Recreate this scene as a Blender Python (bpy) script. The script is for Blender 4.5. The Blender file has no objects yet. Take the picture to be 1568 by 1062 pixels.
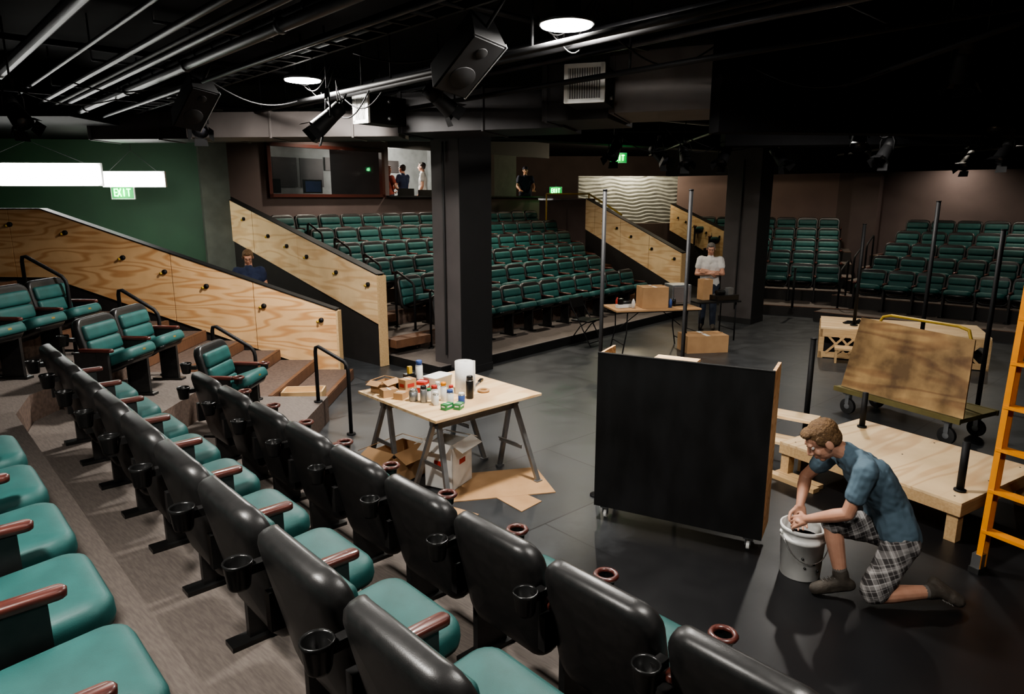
import bpy, math, random, bmesh
from mathutils import Vector, Matrix
from mathutils import noise as NZ
R=random.Random(7)
V=Vector
def rad(a): return math.radians(a)
# ------------------------------------------------------------ materials
def _new(name):
    m=bpy.data.materials.new(name); m.use_nodes=True
    nt=m.node_tree; b=nt.nodes['Principled BSDF']; return m,nt,b
def mat(name,c,rough=.5,metal=0,c2=None,ns=5,st=(1,1,1),bump=0,bs=60,emit=0,spec=.5,coat=0,alpha=1,rot=0):
    m,nt,b=_new(name); N=nt.nodes; L=nt.links
    b.inputs['Roughness'].default_value=rough; b.inputs['Metallic'].default_value=metal
    b.inputs['Specular IOR Level'].default_value=spec; b.inputs['Coat Weight'].default_value=coat
    b.inputs['Alpha'].default_value=alpha
    c=(*c,1); c2=(*c2,1) if c2 else tuple(x*.8 for x in c[:3])+(1,)
    tc=N.new('ShaderNodeTexCoord'); mp=N.new('ShaderNodeMapping'); mp.inputs['Scale'].default_value=st
    if rot:
        m0=N.new('ShaderNodeMapping'); m0.inputs['Rotation'].default_value=(0,0,rot); L.new(tc.outputs['Object'],m0.inputs[0]); L.new(m0.outputs[0],mp.inputs[0])
    else: L.new(tc.outputs['Object'],mp.inputs[0])
    no=N.new('ShaderNodeTexNoise'); no.inputs['Scale'].default_value=ns; no.inputs['Detail'].default_value=5
    L.new(mp.outputs[0],no.inputs[0])
    rp=N.new('ShaderNodeValToRGB'); rp.color_ramp.elements[0].position=.35; rp.color_ramp.elements[1].position=.65
    rp.color_ramp.elements[0].color=c2; rp.color_ramp.elements[1].color=c
    L.new(no.outputs[0],rp.inputs[0]); L.new(rp.outputs[0],b.inputs['Base Color'])
    if emit:
        b.inputs['Emission Color'].default_value=c; b.inputs['Emission Strength'].default_value=emit
    if bump:
        n2=N.new('ShaderNodeTexNoise'); n2.inputs['Scale'].default_value=bs; n2.inputs['Detail'].default_value=3
        L.new(mp.outputs[0],n2.inputs[0]); bp=N.new('ShaderNodeBump'); bp.inputs['Strength'].default_value=bump
        bp.inputs['Distance'].default_value=.01
        L.new(n2.outputs[0],bp.inputs['Height']); L.new(bp.outputs[0],b.inputs['Normal'])
    return m
def plywood(name,light=(.78,.51,.27),dark=(.60,.32,.14),k=34,st=(.45,3,3),dirt=0):
    m,nt,b=_new(name); N=nt.nodes; L=nt.links
    tc=N.new('ShaderNodeTexCoord'); mp=N.new('ShaderNodeMapping'); mp.inputs['Scale'].default_value=st
    L.new(tc.outputs['Object'],mp.inputs[0])
    no=N.new('ShaderNodeTexNoise'); no.inputs['Scale'].default_value=.9; no.inputs['Detail'].default_value=2
    L.new(mp.outputs[0],no.inputs[0])
    mu=N.new('ShaderNodeMath'); mu.operation='MULTIPLY'; mu.inputs[1].default_value=k*2.5
    si=N.new('ShaderNodeMath'); si.operation='SINE'
    L.new(no.outputs[0],mu.inputs[0]); L.new(mu.outputs[0],si.inputs[0])
    mr=N.new('ShaderNodeMapRange'); mr.inputs[1].default_value=-1; mr.inputs[2].default_value=1
    L.new(si.outputs[0],mr.inputs[0])
    rp=N.new('ShaderNodeValToRGB'); rp.color_ramp.elements[0].color=(*dark,1); rp.color_ramp.elements[1].color=(*light,1)
    rp.color_ramp.elements[0].position=.0; rp.color_ramp.elements[1].position=.55
    L.new(mr.outputs[0],rp.inputs[0])
    n3=N.new('ShaderNodeTexNoise'); n3.inputs['Scale'].default_value=2.2; n3.inputs['Detail'].default_value=6
    L.new(tc.outputs['Object'],n3.inputs[0])
    mx=N.new('ShaderNodeMix'); mx.data_type='RGBA'; mx.blend_type='MULTIPLY'; mx.inputs[0].default_value=.35+dirt*.6
    r2=N.new('ShaderNodeValToRGB'); r2.color_ramp.elements[0].position=.35; r2.color_ramp.elements[1].position=.6
    r2.color_ramp.elements[0].color=(.25,.22,.2,1) if dirt else (.62,.55,.48,1)
    L.new(n3.outputs[0],r2.inputs[0]); L.new(rp.outputs[0],mx.inputs[6]); L.new(r2.outputs[0],mx.inputs[7])
    L.new(mx.outputs[2],b.inputs['Base Color']); b.inputs['Roughness'].default_value=.6
    return m
def floor_mat():
    m,nt,b=_new('stage_floor_paint'); N=nt.nodes; L=nt.links
    tc=N.new('ShaderNodeTexCoord'); mp=N.new('ShaderNodeMapping'); mp.inputs['Rotation'].default_value=(0,0,rad(-42))
    L.new(tc.outputs['Object'],mp.inputs[0])
    br=N.new('ShaderNodeTexBrick'); br.inputs['Scale'].default_value=1; br.inputs['Brick Width'].default_value=2.44
    br.inputs['Row Height'].default_value=1.22; br.inputs['Mortar Size'].default_value=.007
    br.inputs['Color1'].default_value=(.050,.054,.059,1); br.inputs['Color2'].default_value=(.064,.068,.073,1); br.inputs['Mortar'].default_value=(.013,.013,.015,1)
    L.new(mp.outputs[0],br.inputs[0])
    no=N.new('ShaderNodeTexNoise'); no.inputs['Scale'].default_value=3; no.inputs['Detail'].default_value=8; no.inputs['Roughness'].default_value=.7
    L.new(tc.outputs['Object'],no.inputs[0])
    rp=N.new('ShaderNodeValToRGB'); rp.color_ramp.elements[0].position=.3; rp.color_ramp.elements[1].position=.7
    rp.color_ramp.elements[0].color=(.5,.5,.5,1)
    L.new(no.outputs[0],rp.inputs[0])
    mx=N.new('ShaderNodeMix'); mx.data_type='RGBA'; mx.blend_type='MULTIPLY'; mx.inputs[0].default_value=1
    L.new(br.outputs[0],mx.inputs[6]); L.new(rp.outputs[0],mx.inputs[7])
    # the downstage floor goes near-black inside a rounded zone with a ragged edge
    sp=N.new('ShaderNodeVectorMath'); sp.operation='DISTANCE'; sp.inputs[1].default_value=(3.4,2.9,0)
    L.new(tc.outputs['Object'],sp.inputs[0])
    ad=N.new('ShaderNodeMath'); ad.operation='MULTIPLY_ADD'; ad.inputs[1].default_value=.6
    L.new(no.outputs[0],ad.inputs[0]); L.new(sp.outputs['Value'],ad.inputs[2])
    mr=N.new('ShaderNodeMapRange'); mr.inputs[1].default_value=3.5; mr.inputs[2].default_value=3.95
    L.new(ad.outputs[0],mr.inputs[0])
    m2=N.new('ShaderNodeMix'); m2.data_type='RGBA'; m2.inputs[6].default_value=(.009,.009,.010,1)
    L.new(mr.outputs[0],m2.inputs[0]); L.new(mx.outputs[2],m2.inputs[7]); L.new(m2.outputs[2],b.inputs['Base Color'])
    rr=N.new('ShaderNodeMapRange'); rr.inputs[3].default_value=.22; rr.inputs[4].default_value=.5
    L.new(no.outputs[0],rr.inputs[0]); L.new(rr.outputs[0],b.inputs['Roughness'])
    return m
def plaid():
    m,nt,b=_new('plaid_cotton'); N=nt.nodes; L=nt.links
    tc=N.new('ShaderNodeTexCoord'); sx=N.new('ShaderNodeSeparateXYZ')
    mp=N.new('ShaderNodeMapping'); mp.inputs['Rotation'].default_value=(.2,.35,.3); L.new(tc.outputs['Object'],mp.inputs[0]); L.new(mp.outputs[0],sx.inputs[0])
    acc=None
    for ax,f in ((0,80),(2,80),(0,190),(2,190)):
        a=N.new('ShaderNodeMath'); a.operation='MULTIPLY'; a.inputs[1].default_value=f; L.new(sx.outputs[ax],a.inputs[0])
        s=N.new('ShaderNodeMath'); s.operation='SINE'; L.new(a.outputs[0],s.inputs[0])
        g=N.new('ShaderNodeMath'); g.operation='GREATER_THAN'; g.inputs[1].default_value=.45 if f<100 else .85; L.new(s.outputs[0],g.inputs[0])
        if acc is None: acc=g
        else:
            t=N.new('ShaderNodeMath'); t.operation='ADD'; L.new(acc.outputs[0],t.inputs[0]); L.new(g.outputs[0],t.inputs[1]); acc=t
    d=N.new('ShaderNodeMath'); d.operation='DIVIDE'; d.inputs[1].default_value=3; L.new(acc.outputs[0],d.inputs[0])
    rp=N.new('ShaderNodeValToRGB'); rp.color_ramp.elements[0].color=(.05,.045,.045,1); rp.color_ramp.elements[1].color=(.45,.43,.42,1)
    L.new(d.outputs[0],rp.inputs[0]); L.new(rp.outputs[0],b.inputs['Base Color']); b.inputs['Roughness'].default_value=.9
    return m
TEAL=mat('teal_upholstery',(.017,.083,.078),.55,c2=(.013,.064,.060),ns=8,bump=.12,bs=300,spec=.4)
SHELL=mat('black_seat_shell',(.022,.021,.021),.38,c2=(.015,.015,.015),ns=30,bump=.05,bs=250)
BLKPL=mat('black_plastic',(.012,.012,.012),.28)
MAHOG=mat('mahogany_stain',(.10,.028,.02),.35,c2=(.05,.014,.012),ns=12,st=(8,1,8),coat=.3)
BRASS=mat('brass_number_plate',(.45,.30,.08),.35,.7)
CARPET=mat('aisle_carpet',(.145,.122,.108),.85,c2=(.105,.088,.078),ns=14,st=(1,7,1),bump=.2,bs=120,rot=rad(43))
CARPET2=mat('riser_carpet',(.13,.088,.068),.9,c2=(.08,.055,.044),ns=30,bump=.2,bs=150)
WOODST=mat('stair_wood',(.16,.08,.045),.5,c2=(.09,.045,.027),ns=6,st=(1,10,1))
DARKW=mat('dark_skirt_paint',(.022,.019,.018),.6)
PLY=plywood('plywood_sheet')
PLY2=plywood('plywood_pale',(.78,.58,.35),(.66,.44,.24),k=22)
PLYD=plywood('plywood_weathered',(.50,.32,.14),(.34,.19,.08),k=20,dirt=1)
PINE=mat('pine_lumber',(.60,.42,.23),.6,c2=(.5,.33,.17),ns=4,st=(1,12,12))
BLACK=mat('matte_black_paint',(.012,.012,.013),.6,c2=(.007,.007,.007),ns=3,spec=.3)
FLATB=mat('scuffed_black_paint',(.017,.017,.018),.5,c2=(.008,.008,.008),ns=6,st=(1,1,.35),bump=.1,bs=30,spec=.35)
BLACKP=mat('pipe_black',(.010,.010,.011),.6,0,spec=.3)
CEIL=mat('ceiling_black',(.007,.007,.008),.85,spec=.2)
PIPE=mat('conduit_grey',(.085,.085,.095),.45,.6)
DUCT=mat('duct_sheet_metal',(.17,.15,.145),.5,.2,c2=(.13,.115,.11),ns=2)
DUCTD=mat('duct_dark_grey',(.050,.047,.050),.55,.1)
COLM=mat('column_grey_paint',(.075,.066,.066),.6,c2=(.060,.053,.053),ns=2)
COLD=mat('column_black_and_shade',(.012,.012,.013),.6)
GREEN=mat('green_wall_paint',(.022,.068,.036),.7,c2=(.018,.055,.03),ns=1.5)
TAUPE=mat('taupe_wall_paint',(.15,.112,.108),.75,c2=(.125,.093,.09),ns=1.5)
MAUVE=mat('mauve_wall_paint',(.26,.185,.175),.75,c2=(.22,.155,.15),ns=1.2)
GREYW=mat('grey_wall_paint',(.17,.18,.16),.7)
PILG=mat('pilaster_paint',(.09,.10,.085),.7)
WHITEW=mat('booth_white_wall',(.62,.64,.62),.7)
STEEL=mat('galvanised_steel',(.30,.31,.32),.38,.7,c2=(.22,.23,.24),ns=8)
CHROME=mat('bright_metal',(.6,.6,.6),.25,.9)
WHITE=mat('white_plastic',(.78,.78,.76),.4,c2=(.68,.68,.66),ns=6)
PAPER=mat('white_paper',(.85,.85,.83),.9,bump=.3,bs=80)
CARD=mat('cardboard',(.44,.27,.14),.85,c2=(.37,.22,.11),ns=4)
RED=mat('red_print',(.45,.04,.03),.5)
GRN=mat('green_print',(.05,.25,.09),.5)
YEL=mat('yellow_paint',(.55,.36,.04),.45)
ORG=mat('fiberglass_orange',(.78,.30,.03),.4,c2=(.7,.26,.02),ns=5)
BLUEP=mat('blue_print',(.05,.10,.3),.5)
RUB=mat('rubber',(.02,.02,.02),.7)
OLIVE=mat('cart_deck_olive',(.17,.14,.05),.6)
GLASS=mat('booth_glass',(.02,.025,.028),.04,c2=(.02,.025,.028),ns=1,spec=1,alpha=.32)
GREENG=mat('green_glass',(.25,.42,.30),.15)
EXITG=mat('exit_green_glow',(.05,1,.22),.5,c2=(.05,1,.22),emit=9)
EXITB=mat('exit_sign_face',(.01,.20,.05),.5,emit=1.2)
LAMPE=mat('lamp_glow',(1,.97,.92),.5,c2=(1,.97,.92),emit=60)
TUBEE=mat('fluorescent_glow',(1,1,.96),.5,c2=(1,1,.96),emit=12)
SMALLE=mat('fill_downlight_glow',(1,.85,.6),.5,c2=(1,.85,.6),emit=10)
LENS=mat('lens_glass',(.05,.05,.06),.1)
SKIN=mat('skin',(.54,.30,.21),.5,c2=(.48,.25,.17),ns=14,bump=.05,bs=200)
HAIRB=mat('hair_light_brown',(.19,.11,.05),.7,c2=(.10,.055,.025),ns=40,st=(1,1,3),bump=.6,bs=120)
HAIRG=mat('hair_grey',(.22,.20,.18),.8,c2=(.1,.09,.08),ns=40)
HAIRR=mat('hair_auburn',(.20,.06,.03),.7,c2=(.1,.03,.02),ns=40)
HAIRD=mat('hair_dark',(.03,.02,.015),.7)
BLUES=mat('blue_tshirt',(.10,.155,.20),.85,c2=(.085,.135,.175),ns=7,bump=.15,bs=400)
WHITES=mat('white_tshirt',(.66,.64,.62),.85)
NAVY=mat('navy_shirt',(.018,.028,.07),.85)
DENIM=mat('dark_denim',(.03,.04,.065),.85)
REDS=mat('rust_shirt',(.28,.06,.04),.85)
SOCK=mat('grey_sock',(.14,.13,.12),.9)
PLAID=plaid()
BOOT=mat('boot_leather',(.075,.062,.05),.75,c2=(.042,.035,.028),ns=12,bump=.3,bs=60)
EYEW=mat('eye_white',(.7,.7,.68),.3); EYED=mat('iris_dark',(.03,.02,.015),.1)
LIP=mat('lips',(.42,.18,.14),.5)
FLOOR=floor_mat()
# ------------------------------------------------------------ mesh builder
class MB:
    def __init__(s): s.v=[];s.f=[];s.fm=[];s.fs=[];s.mats=[];s.M=Matrix()
    def mi(s,m):
        if m not in s.mats: s.mats.append(m)
        return s.mats.index(m)
    def add(s,vs,fs,m,smooth=False):
        o=len(s.v); s.v+=[s.M@V(p) for p in vs]; k=s.mi(m)
        for f in fs: s.f.append([i+o for i in f]); s.fm.append(k); s.fs.append(smooth)
    def loft(s,loops,m,cap=True,closed=False,smooth=True):
        n=len(loops[0]); vs=[p for l in loops for p in l]; fs=[]
        K=len(loops)
        for a in range(K if closed else K-1):
            b=(a+1)%K
            for i in range(n):
                j=(i+1)%n; fs.append([a*n+i,a*n+j,b*n+j,b*n+i])
        if cap and not closed: fs.append(list(range(n))[::-1]); fs.append([(K-1)*n+i for i in range(n)])
        s.add(vs,fs,m,smooth)
    def box(s,c,sz,m,rz=0,rx=0,ry=0):
        T=Matrix.Translation(V(c))@Matrix.Rotation(rz,4,'Z')@Matrix.Rotation(ry,4,'Y')@Matrix.Rotation(rx,4,'X')
        x,y,z=[q/2 for q in sz]
        vs=[T@V(p) for p in ((-x,-y,-z),(x,-y,-z),(x,y,-z),(-x,y,-z),(-x,-y,z),(x,-y,z),(x,y,z),(-x,y,z))]
        s.add(vs,[[0,3,2,1],[4,5,6,7],[0,1,5,4],[1,2,6,5],[2,3,7,6],[3,0,4,7]],m)
    def frame(s,d):
        d=d.normalized(); a=V((0,0,1)) if abs(d.z)<.9 else V((1,0,0)); u=d.cross(a).normalized(); return u,d.cross(u).normalized()
    def cyl(s,p0,p1,r0,m,r1=None,seg=14,cap=True,smooth=True):
        p0=V(p0);p1=V(p1); r1=r0 if r1 is None else r1; u,w=s.frame(p1-p0)
        ring=lambda p,r:[p+u*math.cos(a)*r+w*math.sin(a)*r for a in [2*math.pi*i/seg for i in range(seg)]]
        s.loft([ring(p0,r0),ring(p1,r1)],m,cap=cap,smooth=smooth)
    def tube(s,pts,r,m,seg=8):
        pts=[V(p) for p in pts]; loops=[]; u=None
        for i,p in enumerate(pts):
            d=(pts[min(i+1,len(pts)-1)]-pts[max(i-1,0)]).normalized()
            if u is None: u,w=s.frame(d)
            else: u=(u-d*u.dot(d)).normalized(); w=d.cross(u)
            loops.append([p+u*math.cos(a)*r+w*math.sin(a)*r for a in [2*math.pi*k/seg for k in range(seg)]])
        s.loft(loops,m)
    def torus(s,c,R1,r,m,T=None,seg=24,sg=8):
        T=T or Matrix(); loops=[]
        for i in range(seg):
            a=2*math.pi*i/seg
            loops.append([V(c)+T@V(((R1+r*math.cos(b))*math.cos(a),(R1+r*math.cos(b))*math.sin(a),r*math.sin(b))) for b in [2*math.pi*k/sg for k in range(sg)]])
        s.loft(loops,m,closed=True)
    def caps(s,p0,r0,p1,r1,m,seg=14):
        p0=V(p0);p1=V(p1); d=p1-p0
        if d.length<1e-5: d=V((0,0,1e-4)); p1=p0+d
        u,w=s.frame(d); d=d.normalized(); L=[]
        def ring(c,r): return [c+u*math.cos(a)*r+w*math.sin(a)*r for a in [2*math.pi*i/seg for i in range(seg)]]
        for a in (-85,-60,-30,0): L.append(ring(p0+d*r0*math.sin(rad(a)),r0*math.cos(rad(a))))
        for a in (0,30,60,85): L.append(ring(p1+d*r1*math.sin(rad(a)),r1*math.cos(rad(a))))
        s.loft(L,m)
    def ell(s,c,r,m,T=None,seg=16,v=10):
        T=T or Matrix.Identity(3); L=[]
        for j in range(v):
            t=rad(-87+174*j/(v-1)); z=math.sin(t); q=math.cos(t)
            L.append([V(c)+T@V((r[0]*q*math.cos(2*math.pi*i/seg),r[1]*q*math.sin(2*math.pi*i/seg),r[2]*z)) for i in range(seg)])
        s.loft(L,m)
    def prism(s,poly,z0,z1,m,mt=None):
        n=len(poly); vs=[(x,y,z0) for x,y in poly]+[(x,y,z1) for x,y in poly]
        s.add(vs,[[i,(i+1)%n,n+(i+1)%n,n+i] for i in range(n)]+[list(range(n))[::-1]],m)
        s.add([(x,y,z1) for x,y in poly],[list(range(n))],mt or m)
    def mesh(s,name,recalc=True):
        me=bpy.data.meshes.new(name); me.from_pydata([tuple(p) for p in s.v],[],s.f)
        for m in s.mats: me.materials.append(m)
        me.polygons.foreach_set('material_index',s.fm); me.polygons.foreach_set('use_smooth',s.fs)
        if recalc:
            bm=bmesh.new(); bm.from_mesh(me); bmesh.ops.recalc_face_normals(bm,faces=bm.faces); bm.to_mesh(me); bm.free()
        me.update(); return me
    def obj(s,name,loc=(0,0,0),rz=0,bevel=0,rot=None,parent=None):
        o=bpy.data.objects.new(name,s.mesh(name)); bpy.context.scene.collection.objects.link(o)
        o.location=loc; o.rotation_euler=rot or (0,0,rz)
        if bevel:
            b=o.modifiers.new('bevel','BEVEL'); b.width=bevel; b.segments=2; b.limit_method='ANGLE'; b.angle_limit=rad(50)
        if parent: o.parent=parent
        return o
def inst(name,me,loc,rz=0):
    o=bpy.data.objects.new(name,me); bpy.context.scene.collection.objects.link(o); o.location=loc; o.rotation_euler=(0,0,rz); return o
def rrect(w,h,r,n=5):
    r=min(r,w/2-.001,h/2-.001); P=[]
    for cx,cy,a0 in ((w/2-r,h/2-r,0),(-w/2+r,h/2-r,90),(-w/2+r,-h/2+r,180),(w/2-r,-h/2+r,270)):
        for i in range(n+1):
            a=rad(a0+90*i/n); P.append((cx+r*math.cos(a),cy+r*math.sin(a)))
    return P
def pillow(mb,w,h,r,prof,m,T,k=0,n=5):
    mb.loft([[T@V((x,d+k*x*x,z)) for x,z in rrect(w-2*e,h-2*e,max(r-e,.004),n)] for d,e in prof],m)
HOR=Matrix(((1,0,0,0),(0,0,1,0),(0,1,0,0),(0,0,0,1)))   # (x,depth,h)->(x,h,up)
# ------------------------------------------------------------ theatre seat
def seat_geo(mb,ring=False,both=False,n=5,cup=True,tilt=5,dep=.41,cz=.405):
    T=Matrix.Translation((0,.035,.59))@Matrix.Rotation(rad(13),4,'X')
    pillow(mb,.555,.60,.105,[(-.062,.2),(-.062,.08),(-.057,.03),(-.044,.008),(-.022,0),(.010,.0),(.026,.006),(.032,.022),(.030,.045)],SHELL,T,.38,n)
    for z in (-.165,-.015,.135):
        pillow(mb,.475,.147,.035,[(.01,0),(.042,0),(.058,.006),(.068,.02),(.071,.05)],TEAL,T@Matrix.Translation((0,0,z+.012)),.38,n)
    H=Matrix.Translation((0,.105,cz))@Matrix.Rotation(rad(tilt),4,'X')@Matrix.Translation((0,dep/2,0))
    C=H@HOR
    pillow(mb,.49,dep,.09,[(-.05,.03),(-.045,.008),(-.02,0),(.018,0),(.042,.010),(.054,.03),(.060,.07),(.062,.15)],TEAL,C,0,n)
    pillow(mb,.46,dep-.03,.08,[(-.10,.12),(-.09,.05),(-.045,.006)],BLKPL,C,0,n)
    if n>2:
        y=dep/2+.001; q=[H@V(p) for p in ((-.022,y,-.008),(.022,y,-.008),(.022,y,.010),(-.022,y,.010))]; mb.add(q,[[0,1,2,3]],BRASS)
    for x in ([-.3,.3] if both else [-.3]):
        mb.box((x,.22,.30),(.035,.20,.56),SHELL); mb.box((x,.20,.012),(.09,.34,.024),BLKPL)
        mb.box((x,.10,.50),(.04,.22,.16),SHELL)
        A=Matrix.Translation((x,.205,.60))@HOR
        pillow(mb,.060,.34,.03,[(-.016,.006),(-.012,.001),(.010,.0),(.017,.008)],MAHOG,A,0,3 if n>2 else 1)
        if ring:
            mb.torus((x,.41,.607),.048,.013,MAHOG,seg=18,sg=6)
            mb.cyl((x,.41,.55),(x,.41,.60),.036,BLKPL,r1=.042,cap=False)
        if cup:
            cx,cy,c0=x,-.105,.64
            ro=[(.036,0),(.040,.01),(.050,.085),(.054,.098),(.050,.104),(.045,.095),(.034,.012)]
            mb.loft([[V((cx+r*math.cos(a),cy+r*math.sin(a),c0+z)) for a in [2*math.pi*i/20 for i in range(20)]] for r,z in ro],BLKPL)
            mb.box((cx,cy+.075,c0+.06),(.04,.07,.035),SHELL)
mA=MB(); seat_geo(mA,ring=True); mA=mA.mesh('theater_seat_front')
mAe=MB(); seat_geo(mAe,ring=True,both=True); mAe=mAe.mesh('theater_seat_front_end')
mB=MB(); seat_geo(mB); mB=mB.mesh('theater_seat')
mBe=MB(); seat_geo(mBe,both=True); mBe=mBe.mesh('theater_seat_end')
mS=MB(); seat_geo(mS,both=True,tilt=20,cz=.42); mS=mS.mesh('theater_seat_side')
mSr=MB(); seat_geo(mSr,both=True,ring=True,tilt=20,cz=.42); mSr=mSr.mesh('theater_seat_side_ring')
n1=V((.735,.678,0)); d1=V((-.678,.735,0)); TH1=math.atan2(-.735,.678)
def P1(c,s,z=0): p=n1*c+d1*s; return V((p.x,p.y,z))
for k in range(9):
    inst('theater_seat',mAe if k==0 else mA,P1(1.845,.905+.6*k,.30),TH1)
for k in range(10):
    inst('theater_seat',mBe if k==0 else mB,P1(.887,.79+.6*k,.60),TH1)
for k in range(6):
    inst('theater_seat',mBe if k==0 else mB,P1(-.10,1.40+.58*k,.85),TH1)
for x,z,ys,m in ((-3.05,.30,[6.75],mSr),(-4.12,.60,[6.62,7.24],mS),(-5.2,.85,[7.57,6.95,6.33],mS)):
    for i,y in enumerate(ys): inst('theater_seat',m,(x,y,z),rad(-90-4))
# ------------------------------------------------------------ room shell
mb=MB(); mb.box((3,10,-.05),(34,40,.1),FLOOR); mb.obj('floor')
mb=MB(); mb.box((3,10,4.4),(34,40,.1),CEIL); mb.obj('ceiling')
mb=MB(); mb.box((-12,10,2.2),(.2,40,4.3),DARKW); mb.obj('wall_left')
mb=MB(); mb.box((18.5,10,2.2),(.2,40,4.3),DARKW); mb.obj('wall_right')
mb=MB(); mb.box((3,-6,2.2),(30,.2,4.3),DARKW); mb.obj('wall_rear')
mb=MB(); mb.box((3,29.5,2.2),(30,.2,4.3),TAUPE); mb.obj('wall_lobby')
def xy(v): return (v.x,v.y)
mb=MB(); mb.prism([xy(P1(1.62,-2)),xy(P1(2.75,-2)),xy(P1(2.75,5.8)),(-2.2,6.7),(-2.2,7.85),(-3.35,7.85),(-3.35,6.1),xy(P1(1.62,6.3))],0,.30,CARPET2,CARPET)
mb.obj('seating_riser')
mb=MB(); mb.prism([xy(P1(.66,-2)),xy(P1(1.61,-2)),xy(P1(1.61,6.3)),(-3.36,6.1),(-3.36,7.85),(-4.4,7.85),(-4.4,6.0),xy(P1(.66,6.8))],0,.60,CARPET2,CARPET)
mb.obj('seating_riser')
mb=MB(); mb.prism([xy(P1(.65,-2)),xy(P1(.65,6.8)),(-4.41,6.0),(-4.41,7.85),(-5.45,7.85),(-5.45,3.4),xy(P1(-1.0,3)),xy(P1(-1.0,-2))],0,.85,CARPET2,CARPET)
mb.obj('seating_riser')
mb=MB(); mb.prism([(-5.46,7.85),(-9.5,7.85),(-9.5,-3),(-3.5,-3),xy(P1(-1.01,-2)),xy(P1(-1.01,3)),(-5.46,3.4)],0,1.15,CARPET2,CARPET)
mb.obj('seating_riser')
mb=MB()
for i in range(12):
    x1=-2.35-.53*i; z=.145*(i+1)
    mb.box((x1-.265,8.83,z/2),(.53,1.91,z),CARPET2); mb.box((x1-.02,8.83,z+.004),(.05,1.91,.012),WOODST)
    mb.box((x1+.003,8.83,z-.07),(.01,1.91,.13),WOODST)
mb.obj('aisle_stairs')
def rail(p0,p1,b0,b1,name='aisle_handrail'):
    mb=MB(); p0=V(p0);p1=V(p1); pts=[V((p0.x,p0.y,b0))]
    d=p1-p0; 
    pts+=[p0-V((0,0,.08)),p0-V((0,0,.03))+d*.02,p0+d*.1,p1-d*.1,p1-V((0,0,.03))-d*.02,p1-V((0,0,.08)),V((p1.x,p1.y,b1))]
    mb.tube(pts,.021,BLACKP,10)
    for q,b in ((p0,b0),(p1,b1)): mb.cyl((q.x,q.y,b),(q.x,q.y,b+.015),.05,BLACKP)
    return mb.obj(name)
rail((-2.25,7.62,.98),(-1.82,7.35,.82),.30,0)
rail((-3.45,7.72,1.2),(-2.98,7.72,.90),.60,.30)
rail((-4.48,7.72,1.62),(-4.05,7.72,1.34),.85,.60)
rail((-5.52,7.72,2.0),(-5.05,7.72,1.72),1.15,.85)
# ------------------------------------------------------------ plywood rail walls
def plywall(p0,p1,zt0,zt1,ph,panels,name='plywood_rail_wall',flat=0,mm=PLY,knobs=True,zb=0):
    p0=V((*p0,0));p1=V((*p1,0)); L=(p1-p0).length; a=math.atan2(p1.y-p0.y,p1.x-p0.x); sl=(zt1-zt0)/L
    mb=MB(); th=.05
    def slab(x0,x1,y0,y1,t,bo,m):
        f=lambda x:zt0+sl*min(x,L)
        b=lambda x:max(zb,f(x)+bo) if bo is not None else zb
        vs=[(x0,y0,b(x0)),(x1,y0,b(x1)),(x1,y1,b(x1)),(x0,y1,b(x0)),(x0,y0,f(x0)+t),(x1,y0,f(x1)+t),(x1,y1,f(x1)+t),(x0,y1,f(x0)+t)]
        mb.add(vs,[[0,3,2,1],[4,5,6,7],[0,1,5,4],[1,2,6,5],[2,3,7,6],[3,0,4,7]],m)
    slab(.02,L,-th,th,-.02,None,DARKW); slab(0,L,-th-.03,th+.03,.012,-.004,BLACK)
    if flat: slab(L,L+flat,-th,th,-.02,None,DARKW); slab(L,L+flat,-th-.03,th+.03,.012,-.004,BLACK)
    LL=L+flat; xs=[0]
    for q in panels: xs.append(min(xs[-1]+q,LL))
    while xs[-1]<LL-.01: xs.append(min(xs[-1]+2.44,LL))
    for i in range(len(xs)-1):
        for sgn in (-1,1):
            y0=sgn*th; y1=sgn*(th+.022); a0,a1=xs[i]+.006,xs[i+1]-.006
            if a0<L<a1: slab(a0,L,y0,y1,-.005,-ph,mm); slab(L,a1,y0,y1,-.005,-ph,mm)
            else: slab(a0,a1,y0,y1,-.005,-ph,mm)
    mb.box((-.012,0,(zt0-.01)/2+.0),(.03,2*th+.06,zt0-.02),PINE)
    if knobs:
        x=.22
        while x<LL-.1:
            z=zt0+sl*min(x,L)-.22-(.08 if int(x*3)%2 else 0)
            for sgn in (-1,1):
                y=sgn*(th+.022); mb.cyl((x,y,z),(x,y+sgn*.03,z),.035,BLACKP,seg=10); mb.cyl((x+.05,y+sgn*.0,z-.02),(x+.05,y+sgn*.045,z-.02),.018,YEL,seg=8)
            x+=.62 if int(x*2)%2 else .85
    return mb.obj(name,loc=(p0.x,p0.y,0),rz=a)
plywall((-2.55,9.86),(-6.9,10.25),1.03,2.46,1.0,[1.22,1.22,2.44],flat=3.2)
plywall((-2.04,10.6),(-5.6,13.75),1.46,2.64,.78,[1.0,1.22,1.5],mm=PLY2)
plywall((4.05,16.2),(2.15,19.8),1.37,2.62,.85,[1.2,1.2,1.2],mm=PLY2)
plywall((5.95,19.2),(5.3,23.0),1.75,2.45,.85,[1.9],mm=PLY2)
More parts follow.
